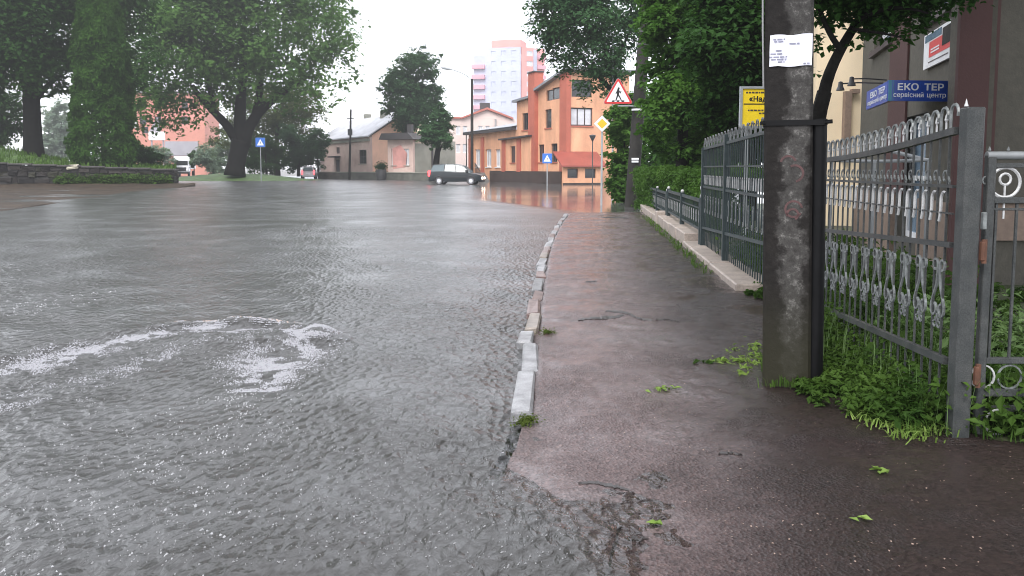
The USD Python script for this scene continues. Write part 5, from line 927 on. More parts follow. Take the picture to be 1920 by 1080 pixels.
for k in range(7):
    c = (gx(1882) + .205 * k, gz(342)); obj("ring", rod(arc(c, .069, 0, 360, 22), .0075, 5), MAT_IRONW, T); obj("inner_ring", rod(arc((c[0], c[1] + .015), .026, 0, 360, 12) + [], .006, 5), MAT_IRONW, T); obj("ring_stem", rod([(c[0], c[1] - .012), (c[0], gz(410))], .005, 4), MAT_IRONW, T)
    obj("side_scroll", rod(arc((c[0] - .085, c[1] + .01), .02, -30, 300, 9), .004), MAT_IRONM, T)
for k in range(11): obj("lower_ring", rod(arc((gx(1858) + .128 * k, gz(712)), .056, 0, 360, 18), .0055, 4), MAT_IRONM if k != 0 else MAT_IRONW, T)
for k in range(5): obj("lower_ring", rod(arc((gx(1885) + .3 * k, gz(795) - .005), .06, 0, 360, 18), .0065, 5, y=-.03), MAT_IRONW, T)

# tall fence beyond the pole
T = thing("tall_fence", "tall dark iron fence on its plinth just beyond the concrete pole", "fence", F0, FA_)
zt2 = lambda s: 1.665 - (s - 3) * .014; zb2_ = lambda s: .56 - (s - 4.5) * .035
rail(zt2, .035, .03, s0=3.0, s1=8.95, mat=MAT_IRONF); rail(lambda s: 1.02, .03, .03, s0=3.0, s1=8.95, mat=MAT_IRONF); rail(zb2_, .035, .03, s0=3.0, s1=8.95, mat=MAT_IRONF); rail(lambda s: 1.32, .02, .02, s0=3.0, s1=8.95, mat=MAT_IRONF)
for k in range(45):
    s = 3.08 + .132 * k; a = zt2(s)
    obj("bar", rod([(s, .16), (s, a - .017)], .009), MAT_IRONF, T); (k % 2 == 0) and obj("top_hook", cat([rod([(s, a + .017), (s, a + .10)] + arc((s - .055, a + .10), .055, 0, 220, 9), .009, 4), rod([(s + .066, a + .017), (s + .066, a + .12)], [.012, .004])]), MAT_IRONM, T)
    obj("white_hook", rod([(s, 1.06)] + arc((s + .033, 1.16), .03, 180, 0, 6) + [(s + .064, 1.06)], .009, 4), MAT_IRONW if k % 5 else MAT_IRONM, T)
    if k % 2 == 0: obj("scroll", rod(arc((s + .045, .86), .035, 250, -60, 8) + [(s + .05, .74)] + arc((s + .08, .68), .035, 150, 390, 8), .008), MAT_IRONM, T)
for s in (2.95, 6.8, 8.95): obj("post", box((s - .035, -.035, .05), (s + .035, .035, 1.72 if s < 8 else 1.60), .006), MAT_IRONF, T)
obj("ball_finial", move((lambda m: (np.array(m.vertices), np.array(m.faces)))(trimesh.creation.icosphere(2, .045)), (8.99, 0, 1.0)), MAT_IRONW, T, smooth=True)
# low fence
T = thing("low_fence", "low dark iron fence with white scrolls in front of the hedge", "fence", F0, FA_)
for s0, s1, z0, z1 in ((9.1, 14.6, .36, .80), (14.9, 20.5, .32, .74)):
    rail(lambda s: z1, .05, .04, s0=s0, s1=s1, mat=MAT_IRONF); rail(lambda s: z0, .035, .03, s0=s0, s1=s1, mat=MAT_IRONF); rail(lambda s: z1 - .12, .02, .02, s0=s0, s1=s1, mat=MAT_IRONF)
    for s in np.arange(s0 + .1, s1, .16): obj("bar", rod([(s, z0), (s, z1)], .009), MAT_IRONF, T); (round((s - s0) / .16) % 2 == 0) and obj("white_scroll", rod(arc((s + .05, z1 - .2), .035, 200, -70, 7) + [(s + .06, z0 + .14)] + arc((s + .03, z0 + .12), .03, 30, -200, 7), .010), MAT_IRONW, T)
    for s in (s0, (s0 + s1) / 2, s1): obj("post", box((s - .04, -.04, .1), (s + .04, .04, z1 + .05), .006), MAT_IRONF, T); obj("ball_finial", move((lambda m: (np.array(m.vertices), np.array(m.faces)))(trimesh.creation.icosphere(2, .032)), (s, 0, z1 + .075)), MAT_IRONW, T, smooth=True)
# plinth under the fences: separate concrete blocks, stepped
T = thing("fence_plinth", "stepped pale concrete plinth carrying the tall and the low iron fence", "plinth", F0, FA_); s = 4.6
while s < 21:
    if s < 8.85: L_, zt_b, y0 = 1.02, .13 + rr.uniform(-.01, .01), .22
    elif s < 9.3: L_, zt_b, y0 = .62, .34, .24
    elif s < 14.6: L_, zt_b, y0 = 1.3, .26 + rr.uniform(-.01, .01), .2
    elif s < 15: L_, zt_b, y0 = .5, .34, .24
    else: L_, zt_b, y0 = 1.3, .22, .2
    b_ = box((s + .008, -.2, -.3), (s + L_ - .008, y0 + rr.uniform(-.02, .02), zt_b), .015); obj("block", b_, MAT_PLTH, T); s += L_
# weathered concrete pole
def pole_material():
    n = {"tc": ("texture_coordinate", {}), "sx": ("separate_xyz", {}), "n": ("noise_texture", {"scale": 5.0, "detail": 6.0, "roughness": 0.7}), "n2": ("noise_texture", {"scale": 26.0, "detail": 5.0, "roughness": 0.75}),
         "nm": ("math", {"math_type": "multiply_add", "value2": 0.30, "value3": -0.165}), "sh": ("math", {"math_type": "add"}), "ab": ("math", {"math_type": "absolute"}),
         "mk": ("map_range", {"range_type": "smoothstep", "from_min": 0.085, "from_max": 0.035, "to_min": 0.0, "to_max": 1.0, "clamp": True}),
         "dr": ("rgb_ramp", {"ramp": [(0.3, (0.008, 0.007, 0.0065)), (0.6, (0.017, 0.015, 0.014)), (0.75, (0.035, 0.031, 0.028))]}), "lr": ("rgb_ramp", {"ramp": [(0.3, (0.025, 0.023, 0.022)), (0.55, (0.06, 0.057, 0.054)), (0.75, (0.22, 0.21, 0.2))]}),
         "gz": ("map_range", {"range_type": "smoothstep", "from_min": 0.75, "from_max": 0.15, "to_min": 0.0, "to_max": 0.85, "clamp": True}), "moss": ("mix_color", {"b": (0.024, 0.023, 0.014)}),
         "mx": ("mix_color", {}), "b": ("bump", {"strength": 0.5, "distance": 0.008}), "p": ("principled_bsdf", {"roughness": 0.55, "specular_ior_level": 0.12})}
    l = [("tc.object", "sx.vector"), ("tc.object", "n.vector"), ("tc.object", "n2.vector"), ("n.fac", "nm.value1"), ("sx.x", "sh.value1"), ("nm.value", "sh.value2"), ("sh.value", "ab.value1"), ("ab.value", "mk.value"), ("n2.fac", "dr.fac"), ("n2.fac", "lr.fac"),
         ("mk.result", "mx.fac"), ("dr.color", "mx.a"), ("lr.color", "mx.b"), ("sx.z", "gz.value"), ("gz.result", "moss.fac"), ("mx.result", "moss.a"), ("moss.result", "p.base_color"), ("n2.fac", "b.height"), ("b.normal", "p.normal")]
    return usdkit.material(stage, "/World/Looks/weathered_pole", n, l, surface="p.BSDF")
MAT_CPOLE = pole_material(); MAT_BLACK = M("black_post_paint", (0.004, 0.004, 0.0045), 0.4, 0.3, 6, spec=0.15); MAT_CABLE = M("grey_cable", (0.22, 0.22, 0.22), 0.4, 0.1, 5)
PA_ = -math.radians(17.5); pb0 = G(1474, 742); PW, PD = .262, .27; T = thing("concrete_pole", "weathered square concrete pole with a metal strap standing on the pavement", "pole", (pb0[0] - math.sin(PA_) * PD / 2, pb0[1] + math.cos(PA_) * PD / 2, 0), PA_); lx = -.02
v = []; 
for z, k in ((-.4, 1.03), (0, 1.01), (2.5, .985), (9.0, .8)):
    for dx, dy in ((-.5, -.44), (-.44, -.5), (.44, -.5), (.5, -.44), (.46, .5), (-.46, .5)): v.append((dx * PW * k + lx * max(z, 0), dy * PD * k, z))
f = []
for i in range(3):
    for j in range(6): k = (j + 1) % 6; f += [(i * 6 + j, i * 6 + k, i * 6 + 6 + k), (i * 6 + j, i * 6 + 6 + k, i * 6 + 6 + j)]
obj("shaft", (np.array(v), np.array(f + [(18, 19, 20), (18, 20, 21), (18, 21, 22), (18, 22, 23)])), MAT_CPOLE, T)
zs = AT(1480, 230, pb0[1])[2]; xs = lx * zs
st_ = unary_union([sbox(-PW / 2 - .008, -PD / 2 - .008, PW / 2 + .075, PD / 2 + .01)]).difference(sbox(-PW / 2 + .004, -PD / 2 + .003, PW / 2 + .07, PD / 2 + .004))
obj("strap", xf(prism(st_, .03), trans(xs, 0, zs - .015)), MAT_BLACK, T); obj("bolt", tube([(xs + PW / 2 + .06, -PD / 2 - .01, zs), (xs + PW / 2 + .10, -PD / 2 - .01, zs + .004)], .012, 8), MAT_BLACK, T); obj("bolt", tube([(xs - PW / 2 - .02, -PD / 2 - .004, zs), (xs - PW / 2 + .01, -PD / 2 - .004, zs)], .01, 8), MAT_BLACK, T)
obj("cable", tube([(lx * z - PW / 2 - .006 + .004 * math.sin(z * 5), -PD / 2 + .02, z) for z in np.linspace(1.75, 8, 40)], .0055, 6), MAT_CABLE, T, smooth=True)
obj("black_stay_post", tube([(PW / 2 + .034 + lx * .2, -.08, -.3), (PW / 2 + .032 + lx * zs, -.08, zs + .02)], .044, 12), MAT_BLACK, T, smooth=40)
gr = M("faded_red_paint", (0.07, 0.03, 0.03), 0.6, 0.3, 30); yf_ = -PD / 2 - .001
def stroke(c, r, a0, a1, w=.012): 
    t = np.radians(np.linspace(a0, a1, 14)); o, i = r + w / 2, r - w / 2; return Polygon([(c[0] + o * math.cos(x), c[1] + o * math.sin(x)) for x in t] + [(c[0] + i * math.cos(x), c[1] + i * math.sin(x)) for x in t[::-1]])
PPOLE = Plane(pb0, (math.cos(PA_), math.sin(PA_)))
def loc_(px, py): return PPOLE.hit(px, py)
mk = np.eye(4); mk[:3, 0] = [1, 0, 0]; mk[:3, 1] = [0, 0, 1]; mk[:3, 2] = [0, -1, 0]
for (px, py, r, a0, a1) in ((1488, 392, .045, 10, 330), (1486, 402, .03, -60, 200), (1478, 306, .04, 20, 170), (1490, 325, .045, -80, 120)): obj("paint_mark", xf(prism(stroke(loc_(px, py), r, a0, a1), .002, trans(0, 0, -yf_ - .0005)), mk), gr, T)
# notice pasted on the pole
x0, z1 = loc_(1444, 67); x1, z0 = loc_(1522, 123); T = thing("paper_notice", "white printed paper notice pasted on the concrete pole", "notice", (pb0[0], pb0[1], 0), PA_)
uu, vv = np.meshgrid(np.linspace(0, 1, 24), np.linspace(0, 1, 12)); Xp = x0 + (x1 - x0) * uu; Zp = z0 + (z1 - z0) * vv + .003 * np.sin(uu * 9); Yp = yf_ + PD / 2 - .006 - .004 * np.sin(uu * 7 + vv * 3) ** 2
sh = np.stack([Xp, Yp, Zp], -1).reshape(-1, 3); fg = grid_faces(12, 24); obj("sheet", (np.vstack([sh, sh + [0, .001, 0]]), np.vstack([fg, fg[:, ::-1] + len(sh)])), M("notice_paper", (0.72, 0.72, 0.8), 0.6, 0.06, 20), T, smooth=True)
ink = M("grey_ink", (0.22, 0.22, 0.3), 0.6, 0.3, 60); W_ = x1 - x0; H_ = z1 - z0
for r, (a, b) in zip((.86, .79, .71, .50, .40, .30, .22, .14, .07), ((.08, .36), (.1, .34), (.46, .7), (.14, .3), (.02, .3), (.0, .42), (.04, .4), (.2, .36), (.8, .95))):
    pz = x0 + W_ * a
    while pz < x0 + W_ * b: w = rr.uniform(.012, .035); obj("print_line", box((pz, yf_ + PD / 2 - .0125, z0 + H_ * r - .003), (min(pz + w, x0 + W_ * b), yf_ + PD / 2 - .0115, z0 + H_ * r + .004)), ink, T); pz += w + .006

# yellow sign behind the fence
YY = 14.0; T = thing("yellow_sign", "yellow advertising sign in a metal frame half hidden by the pole", "sign", (*AT(1440, 315, YY)[:2], 0)); my = face(1391, 236, YY, .0)
sw, shh = PXM(YY, 104), PXM(YY, 68); flatp(T, "panel", sbox(0, 0, sw, shh), .0, .03, M("sign_panel_yellow", (0.85, 0.62, 0.02), 0.4, 0.05, 5), my); flatp(T, "frame", sbox(-.04, -.04, sw + .04, shh + .04).difference(sbox(-.001, -.001, sw + .001, shh + .001)), -.02, .05, MAT_GALV, my)
flatp(T, "rule", sbox(.02, shh * .575, sw - .02, shh * .605), -.004, -.001, MAT_SBLACK, my)
fz = face(1391, 236, YY, 0); flip = np.diag([1, 1, -1.0, 1])
def lettering(T, text, m, x, y, h, mat, bold=False, squeeze=1.0, name="lettering"):
    t = meshkit.text_mesh(text, h, .004, bold); v = np.array(t.vertices); v[:, 0] = v[:, 0] * squeeze + x; v[:, 1] += y; v[:, 2] = -v[:, 2] - .001; return obj(name, xf((v, np.array(t.faces)[:, ::-1]), m), mat, T, world=True)
lettering(T, "«Над", my, .10, shh * .66, .085, MAT_SBLACK, True)
for a, b, y in ((.06, .95, .90), (.1, .8, .42), (.3, .8, .34), (.38, .6, .2), (.12, .7, .06)): 
    x = sw * a
    while x < sw * b: w = rr.uniform(.02, .06); flatp(T, "small_print", sbox(x, shh * y - .012, min(x + w, sw * b), shh * y + .012), -.004, -.001, MAT_FRAME_DARK, my); x += w + .012
for x in (.1, sw - .1): flatp(T, "post", sbox(x - .03, -my[2, 3] - .2, x + .03, shh), .052, .1, MAT_GALV, my)

# office building beyond the gate
MAT_OLIVE = M("olive_beige_render", (0.075, 0.068, 0.053), 0.8, 0.12, 0.8, bump=0.35, bscale=40, bdist=0.01, speck=0.12); MAT_WINE = M("wine_red_render", (0.06, 0.024, 0.022), 0.8, 0.12, 0.8, bump=0.3, bscale=40, bdist=0.01); MAT_TAN = M("tan_plinth", (0.21, 0.15, 0.115), 0.7, 0.15, 1, speck=0.12); MAT_LOUV = M("dark_louvre", (0.022, 0.022, 0.024), 0.5, 0.2, 5)
Oc = np.array([AT(1797, 315, 9.0)[0], 9.0]); UW = np.array([.237, .971]); OW = Plane(Oc, UW); of = thing("office_building", "olive office building with wine red corner pilaster behind the iron fence", "building", (Oc[0], Oc[1], 0)); Wf = Facade(of, OW)
OF = Plane(Oc + np.array([0, -0.0]), (1, 0)); Ff2 = Facade(of, OF); lenW = 6.7; HT = 9.5
wn = [OW.rect(1640, 30, 1676, 84), OW.rect(1742, -55, 1790, 20)]; door = (OW.hit(1737, 250)[0], 0.35, OW.hit(1688, 250)[0], 1.98)
Wf.wall(sbox(.0, -.3, lenW, HT), MAT_OLIVE, wn + [door])
MAT_BLUEGL = M("bluish_window", (0.13, 0.18, 0.23), 0.1, 0.25, 3)
for w in wn: Wf.window(w, MAT_FRAME_WHITE, MAT_BLUEGL, (2, 2), fw=.06, sill=MAT_FRAME_DARK)
Wf.window(door, MAT_FRAME_WHITE, MAT_BLUEGL, (2, 2), fw=.08, name="door")
a0, a1 = sorted((OW.hit(1705, 120)[0], OW.hit(1672, 120)[0])); Wf.put("brown_strip", sbox(a0, .95, a1, HT - .2), -.03, -.003, MAT_WINE)
Wf.put("plinth", sbox(-.0, -.3, door[0] - .05, .93), -.08, -.003, MAT_TAN); Wf.put("plinth", sbox(door[2] + .05, -.3, lenW, .93), -.08, -.003, MAT_TAN)
pw = AT(1856, 315, 9)[0] - Oc[0]; Ff2.put("corner_pilaster", sbox(-.08, -.3, pw, HT), -.06, -.003, MAT_WINE)
lv = [(.75, -.05, 2.4, .52), (3.0, -.05, 4.6, .52)]; Ff2.wall(sbox(.003, -.3, 7.5, HT), MAT_OLIVE, lv); Ff2.put("plinth_band", sbox(pw + .004, .54, 7.5, .93), -.06, -.003, MAT_TAN); Ff2.put("ledge", sbox(pw + .004, .933, 7.5, .99), -.12, -.003, MAT_OLIVE)
for r in lv:
    fr = Ff2.put("louvre_window", sbox(*r).difference(sbox(r[0] + .05, r[1] + .05, r[2] - .05, r[3] - .05)), .05, .1, MAT_LOUV); 
    for k in range(7): z = r[1] + .07 + k * .072; Ff2.put("slat", sbox(r[0] + .052, z, r[2] - .052, z + .045), .06, .09, MAT_LOUV, fr)
    Ff2.put("backing", sbox(*r), .2, .22, MAT_LOUV, fr)
wr_ = (2.2, 2.0, 3.9, 3.6); 
Ff2.put("rear_block", sbox(1.72, -.3, 7.5, HT - .05), 6.53, 6.8, MAT_OLIVE); obj("roof", prism(Polygon([(-.15, -.25), (7.6, -.25), (7.6, 7), (1.6, 7)]), .2, trans(0, 0, HT + .01)), MAT_ROOF, of)
# poster
pr = OW.rect(1741, 52, 1794, 118); T = thing("poster", "white and red poster hanging on the office wall beside the wine red pilaster", "poster", (Oc[0], Oc[1], pr[1])); Pf_ = Facade(T, OW)
x0, z0, x1, z1 = pr; Pf_.put("board", sbox(*pr), -.05, -.02, MAT_FRAME_WHITE); h = z1 - z0; w = x1 - x0
Pf_.put("red_field", sbox(x0 + w * .03, z0 + h * .28, x1 - w * .22, z0 + h * .72), -.054, -.0505, MAT_SRED); Pf_.put("photo_field", sbox(x0 + w * .03, z0 + h * .42, x0 + w * .3, z0 + h * .9), -.058, -.0545, MAT_POLEC); Pf_.put("blue_field", sbox(x0 + w * .35, z0 + h * .76, x1 - w * .05, z1 - h * .04), -.054, -.0505, MAT_BLUEGL)
for k, zz in enumerate((.38, .46)): Pf_.put("print_bar", sbox(x0 + w * .4, z0 + h * zz, x1 - w * .3, z0 + h * (zz + .04)), -.058, -.0545, MAT_FRAME_WHITE)
Pf_.put("print_bar", sbox(x0 + w * .1, z0 + h * .13, x1 - w * .2, z0 + h * .16), -.054, -.0505, MAT_FRAME_DARK)
# blue canopy sign
T = thing("canopy_sign", "blue canopy sign with white lettering over the office door", "sign", (Oc[0], Oc[1], 2.0)); MAT_CBLUE = M("canopy_blue", (0.012, 0.055, 0.33), 0.35, 0.15, 2); MAT_CTEAL = M("canopy_teal_corner", (0.01, 0.16, 0.26), 0.35, 0.15, 2); MAT_CLET = M("canopy_letter_white", (0.75, 0.76, 0.8), 0.4, 0.05, 5)
YS = 9.42; sc = AT(1668, 150, YS); sb = AT(1668, 189, YS); zt_s, zb_s = sc[2], sb[2]; S0 = np.array([sc[0], YS, 0]); uF = np.array([.9915, .13, 0]); WL_ = PXM(YS, 124) * .985
mf = np.eye(4); mf[:3, 0] = uF; mf[:3, 1] = [0, 0, 1]; mf[:3, 2] = np.cross(uF, [0, 0, 1]) * -1; mf[:3, 3] = [S0[0], S0[1], zb_s]; hS = zt_s - zb_s
flatp(T, "front_panel", sbox(0.0, 0, WL_, hS), 0, .04, MAT_CBLUE, mf); flatp(T, "corner_trim", sbox(-.012, 0, .05, hS), -.006, -.002, MAT_CTEAL, mf)
uL = np.array([.237, .971, 0]); uL /= np.linalg.norm(uL); LL = 1.5; pL = S0 + uL * LL; ml = np.eye(4); ml[:3, 0] = -uL; ml[:3, 1] = [0, 0, 1]; ml[:3, 2] = np.array([uL[1], -uL[0], 0]); ml[:3, 3] = [pL[0], pL[1], zb_s]
flatp(T, "side_panel", sbox(0, 0, LL - .005, hS), 0, .04, MAT_CBLUE, ml)
q = [S0 + uF * WL_, S0, pL, pL + uF * WL_ * .75]; obj("canopy_top", xf(prism(Polygon([(a[0], a[1]) for a in (q[0] + [0, .05, 0], q[1] + [.05, .05, 0], q[2] + [.05, 0, 0], q[3])]), .03), trans(0, 0, zt_s - .06)), MAT_FRAME_DARK, T, world=True)
def fit(T, text, m, x0, x1, y, h, mat, bold=False):
    t = meshkit.text_mesh(text, h, .004, bold); v = np.array(t.vertices); k = (x1 - x0) / (v[:, 0].max() - v[:, 0].min()); v[:, 0] = (v[:, 0] - v[:, 0].min()) * k + x0; v[:, 1] += y; v[:, 2] = -v[:, 2] - .001; return obj("lettering", xf((v, np.array(t.faces)[:, ::-1]), m), mat, T, world=True)
fit(T, "ЕКО", mf, WL_ * .135, WL_ * .475, hS * .53, hS * .32, MAT_CLET, True); fit(T, "ТЕР", mf, WL_ * .57, WL_ * .89, hS * .53, hS * .32, MAT_CLET, True); fit(T, "сервісний", mf, WL_ * .07, WL_ * .56, hS * .19, hS * .235, MAT_CLET); fit(T, "центр", mf, WL_ * .62, WL_ * .93, hS * .19, hS * .235, MAT_CLET)
fit(T, "ЕКО", ml, LL * .2, LL * .49, hS * .53, hS * .3, MAT_CLET, True); fit(T, "ТЕР", ml, LL * .56, LL * .84, hS * .53, hS * .3, MAT_CLET, True); fit(T, "сервісний", ml, LL * .07, LL * .58, hS * .19, hS * .235, MAT_CLET); fit(T, "центр", ml, LL * .64, LL * .93, hS * .19, hS * .235, MAT_CLET)
# spotlights on arms above the sign
for k, (px, py, hp, hy) in enumerate(((1655, 156, 1576, 162), (1662, 150, 1597, 153))):
    T = thing("spotlight", ("small black spotlight on the lower, farther reaching arm beside the canopy sign", "small black spotlight on the upper, shorter arm beside the canopy sign")[k], "spotlight", AT(hp, hy, 10.2)); a = AT(px, py, 10.6); b = AT(hp, hy - 5, 10.2)
    obj("arm", tube([a, a + (b - a) * .6 + [0, 0, .01], b], .008, 6), MAT_STEEL, T, world=True); obj("lamp", xf(lathe([(.001, .06), (.025, .05), (.03, 0), (.045, -.03), (.05, -.05), (.001, -.04)], 10), trans(*(b - [0, 0, .03]))), MAT_STEEL, T, smooth=40, world=True)
# porch rails in front of the door
T = thing("porch_rail", "pale pipe handrail on the steps below the canopy sign", "handrail", (*AT(1700, 315, 8.6)[:2], 0)); 
for pts in (((1545, 300), (1640, 303)), ((1640, 303), (1742, 300)), ((1640, 275), (1745, 302)),): obj("rail", tube([AT(*pts[0], 9.3), AT(*pts[1], 8.6)], .02, 8), MAT_RAILW, T, smooth=40, world=True)
for px in (1560, 1640, 1742): Yq = np.interp(px, [1545, 1742], [9.3, 8.6]); p = AT(px, 300, Yq); obj("upright", tube([(p[0], Yq, 0), p], .018, 8), MAT_RAILW, T, smooth=40, world=True)
# cream building further on
YC = 18.0; T = thing("cream_building", "pale cream rendered building glimpsed between slim tree and office", "building", (*AT(1570, 315, YC)[:2], 0)); CPl = Plane(AT(1525, 315, YC)[:2], (1, .03)); Cf = Facade(T, CPl); lc = CPl.hit(1640, 200)[0]
MAT_CRM = M("cream_render", (0.78, 0.64, 0.45), 0.8, 0.1, 0.6); Cf.wall(sbox(0, -.3, lc, 7.5), MAT_CRM); Cf.put("side_wall", sbox(0, -.3, .3, 7.5), .31, 3, MAT_CRM); Cf.put("roof", sbox(-.3, 7.51, lc + .3, 7.7), -.3, 3, MAT_ROOF)
p = CPl.rect(1578, 172, 1590, 300); Cf.put("brown_pipe", sbox(*p), -.15, -.01, MAT_TAN); p2_ = CPl.rect(1588, 168, 1607, 176); Cf.put("pipe_elbow", sbox(p[2] + .002, p2_[1], p2_[2], p2_[3]), -.15, -.01, MAT_TAN)
# ------------------------------------------------------------------ yard, weeds, fallen leaves
rg = np.random.default_rng(91)
MAT_YARD = M("yard_soil", (0.06, 0.055, 0.035), 0.6, 0.4, 1.5, bump=0.6, bscale=20, bdist=0.03, speck=0.3, col2=(0.05, 0.075, 0.025))
yy, tt = np.linspace(2.0, 30, 120), np.linspace(0, 1, 40); Y = np.repeat(yy[:, None], 40, 1); X = fence_x(Y) + .08 + np.where(Y < 3.9, (3.9 - Y) * 2.2, 0) + tt[None] * 14
obj("yard", (np.stack([X, Y, .035 + (meshkit.fbm(np.stack([X, Y, X * 0], -1) * 1.3, 3, 95) - .5) * .08 + .03 * smooth(0, .5, X - fence_x(Y))], -1).reshape(-1, 3), grid_faces(120, 40)), MAT_YARD, smooth=True, kind="structure")
LEAF_WEED = leaf_mat("weed_leaves", (0.014, 0.038, 0.006), (0.11, 0.185, 0.036), 0.3, scale=3.0); LEAF_WEEDP = leaf_mat("pale_weed_leaves", (0.07, 0.13, 0.04), (0.28, 0.38, 0.18), 0.3, scale=3.0); LEAF_FRESH = leaf_mat("fresh_fallen_leaves", (0.10, 0.17, 0.03), (0.34, 0.44, 0.14), 0.25, scale=9.0); MAT_GRASS = leaf_mat("grass_blades", (0.03, 0.07, 0.012), (0.14, 0.22, 0.05), 0.25, scale=4.0)
def blades(rng, P, h, w=.006, lean=.5):
    n = len(P); a = rng.uniform(0, 6.283, n); L = h * rng.uniform(.5, 1.3, n); d = np.c_[np.cos(a), np.sin(a), np.zeros(n)]; s = np.c_[-d[:, 1], d[:, 0], d[:, 2]] * w; k = lean * rng.uniform(.2, 1.2, n)
    m = P + d * (L * k * .35)[:, None] + np.c_[np.zeros((n, 2)), L * .6]; t = P + d * (L * k)[:, None] + np.c_[np.zeros((n, 2)), L * (1 - .25 * k)]
    v = np.stack([P - s, P + s, m + s * .8, m - s * .8, t], 1).reshape(-1, 3); i = np.arange(n)[:, None] * 5; return v, np.concatenate([i + [[0, 1, 2]], i + [[0, 2, 3]], i + [[3, 2, 4]]])
def weeds(rng, spots, hts, per, size):
    """Broad-leaved plants: for each spot a stem whose leaves spread in a low dome."""
    spots, hts = np.asarray(spots, float), np.asarray(hts, float); n = len(spots) * per; k = np.repeat(np.arange(len(spots)), per); h = hts[k] * rng.uniform(.25, 1, n); th = rng.uniform(0, 6.283, n); r = hts[k] * rng.uniform(.1, .55, n)
    o = np.c_[np.cos(th), np.sin(th), np.full(n, .8)]; P = np.c_[spots[k, 0] + r * np.cos(th), spots[k, 1] + r * np.sin(th), spots[k, 2] + h]
    return leaf_set(rng, n, lambda q: (P, o), size * rng.uniform(.6, 1.5, len(spots))[k], .3, .5, up=.8)
def strip(rng, n, y0, y1, off0, off1): y = rng.uniform(y0, y1, n); return np.c_[fence_x(y) + rng.uniform(0, 1, n) * (off1(y) - off0(y)) + off0(y), y, np.full(n, .03)]
# verge on the pavement side of the fence and inside it
edge = lambda y: np.interp(y, [3.7, 4.0, 4.4, 4.9, 5.6, 6.4], [-.10, -.30, -.62, -.72, -.55, -.2])
sp = strip(rg, 520, 3.95, 6.6, lambda y: edge(y) * .8, lambda y: 0 * y + .5); hh = .08 + .20 * smooth(-.55, .25, sp[:, 0] - fence_x(sp[:, 1])) * rg.uniform(.4, 1.3, len(sp)) + .1 * smooth(5.0, 6.2, sp[:, 1])
obj("verge_weeds", weeds(rg, sp, hh, 34, .038), LEAF_WEED, label="dense broad leaved weeds at the foot of the ornate fence bay", cat="weeds", kind="stuff")
sp = strip(rg, 5200, 3.9, 6.7, edge, lambda y: 0 * y + .45); sp = sp[(sp[:, 0] > pb0[0] + .28) | (sp[:, 1] > 5.15)]; k2 = rg.choice(len(sp), 700); obj("tall_stems", blades(rg, sp[k2] + [0.12, 0, 0], .34, .0022, .35), LEAF_WEEDP, label="thin pale grass stems rising through the weeds along the fence bay", cat="grass", kind="stuff"); obj("verge_grass", blades(rg, sp, .10, .0035), MAT_GRASS, label="rough grass along the pavement edge below the ornate fence bay", cat="grass", kind="stuff")
n = 420; sp = np.c_[rg.uniform(2.3, 5.6, n), rg.uniform(3.7, 8.6, n), np.full(n, .05)]; hh = rg.uniform(.1, .3, n) * (1 - .6 * smooth(4.6, 6.2, sp[:, 1])); obj("yard_weeds", weeds(rg, sp, hh, 46, .05), LEAF_WEED, label="overgrown weeds in the yard behind the gate leaf", cat="weeds", kind="stuff")
n = 150; sp = np.c_[rg.uniform(2.4, 4.6, n), rg.uniform(4.4, 6.4, n), np.full(n, .06)]; obj("yard_pale_weeds", weeds(rg, sp, rg.uniform(.15, .36, n), 26, .05), LEAF_WEEDP, label="pale silvery green plants seen through the low gate leaf", cat="weeds", kind="stuff")
n = 90; sp = np.c_[rg.uniform(2.15, 3.6, n), rg.uniform(3.45, 3.95, n), np.full(n, .03)]; sp = sp[sp[:, 1] > 3.9 - (sp[:, 0] - 2.1) * .55]; obj("gate_weeds", weeds(rg, sp, rg.uniform(.06, .2, len(sp)), 26, .05), LEAF_WEED, label="weeds sprouting in front of the gate leaf beside the post", cat="weeds", kind="stuff")
n = 2600; sp = np.c_[rg.uniform(2.1, 4, n), rg.uniform(3.2, 3.98, n), np.full(n, .03)]; sp = sp[sp[:, 1] > 3.92 - (sp[:, 0] - 2.1) * .6]; obj("gate_grass", blades(rg, sp, .10, .0035), MAT_GRASS, label="tufts of grass at the foot of the gate leaf", cat="grass", kind="stuff")
sp = strip(rg, 260, 6.6, 12, lambda y: 0 * y + .15, lambda y: 0 * y + 1.6); obj("yard_weeds", weeds(rg, sp, rg.uniform(.15, .5, len(sp)), 30, .075), LEAF_WEED, label="tall weeds behind the tall iron fence", cat="weeds", kind="stuff")
sp = strip(rg, 500, 10, 22, lambda y: 0 * y - .38, lambda y: 0 * y - .22); obj("plinth_grass", blades(rg, sp, .09, .008), MAT_GRASS, label="thin grass along the foot of the stepped plinth", cat="grass", kind="stuff")
pbx, pby = pb0[0], pb0[1]
q = np.c_[rg.normal(.03, .09, 110) + pbx, pby - np.abs(rg.normal(.01, .03, 110)), np.full(110, .06)]; obj("pole_grass", blades(rg, q, .055, .0035), MAT_GRASS, label="grass tuft growing at the concrete pole's foot", cat="grass", kind="stuff")
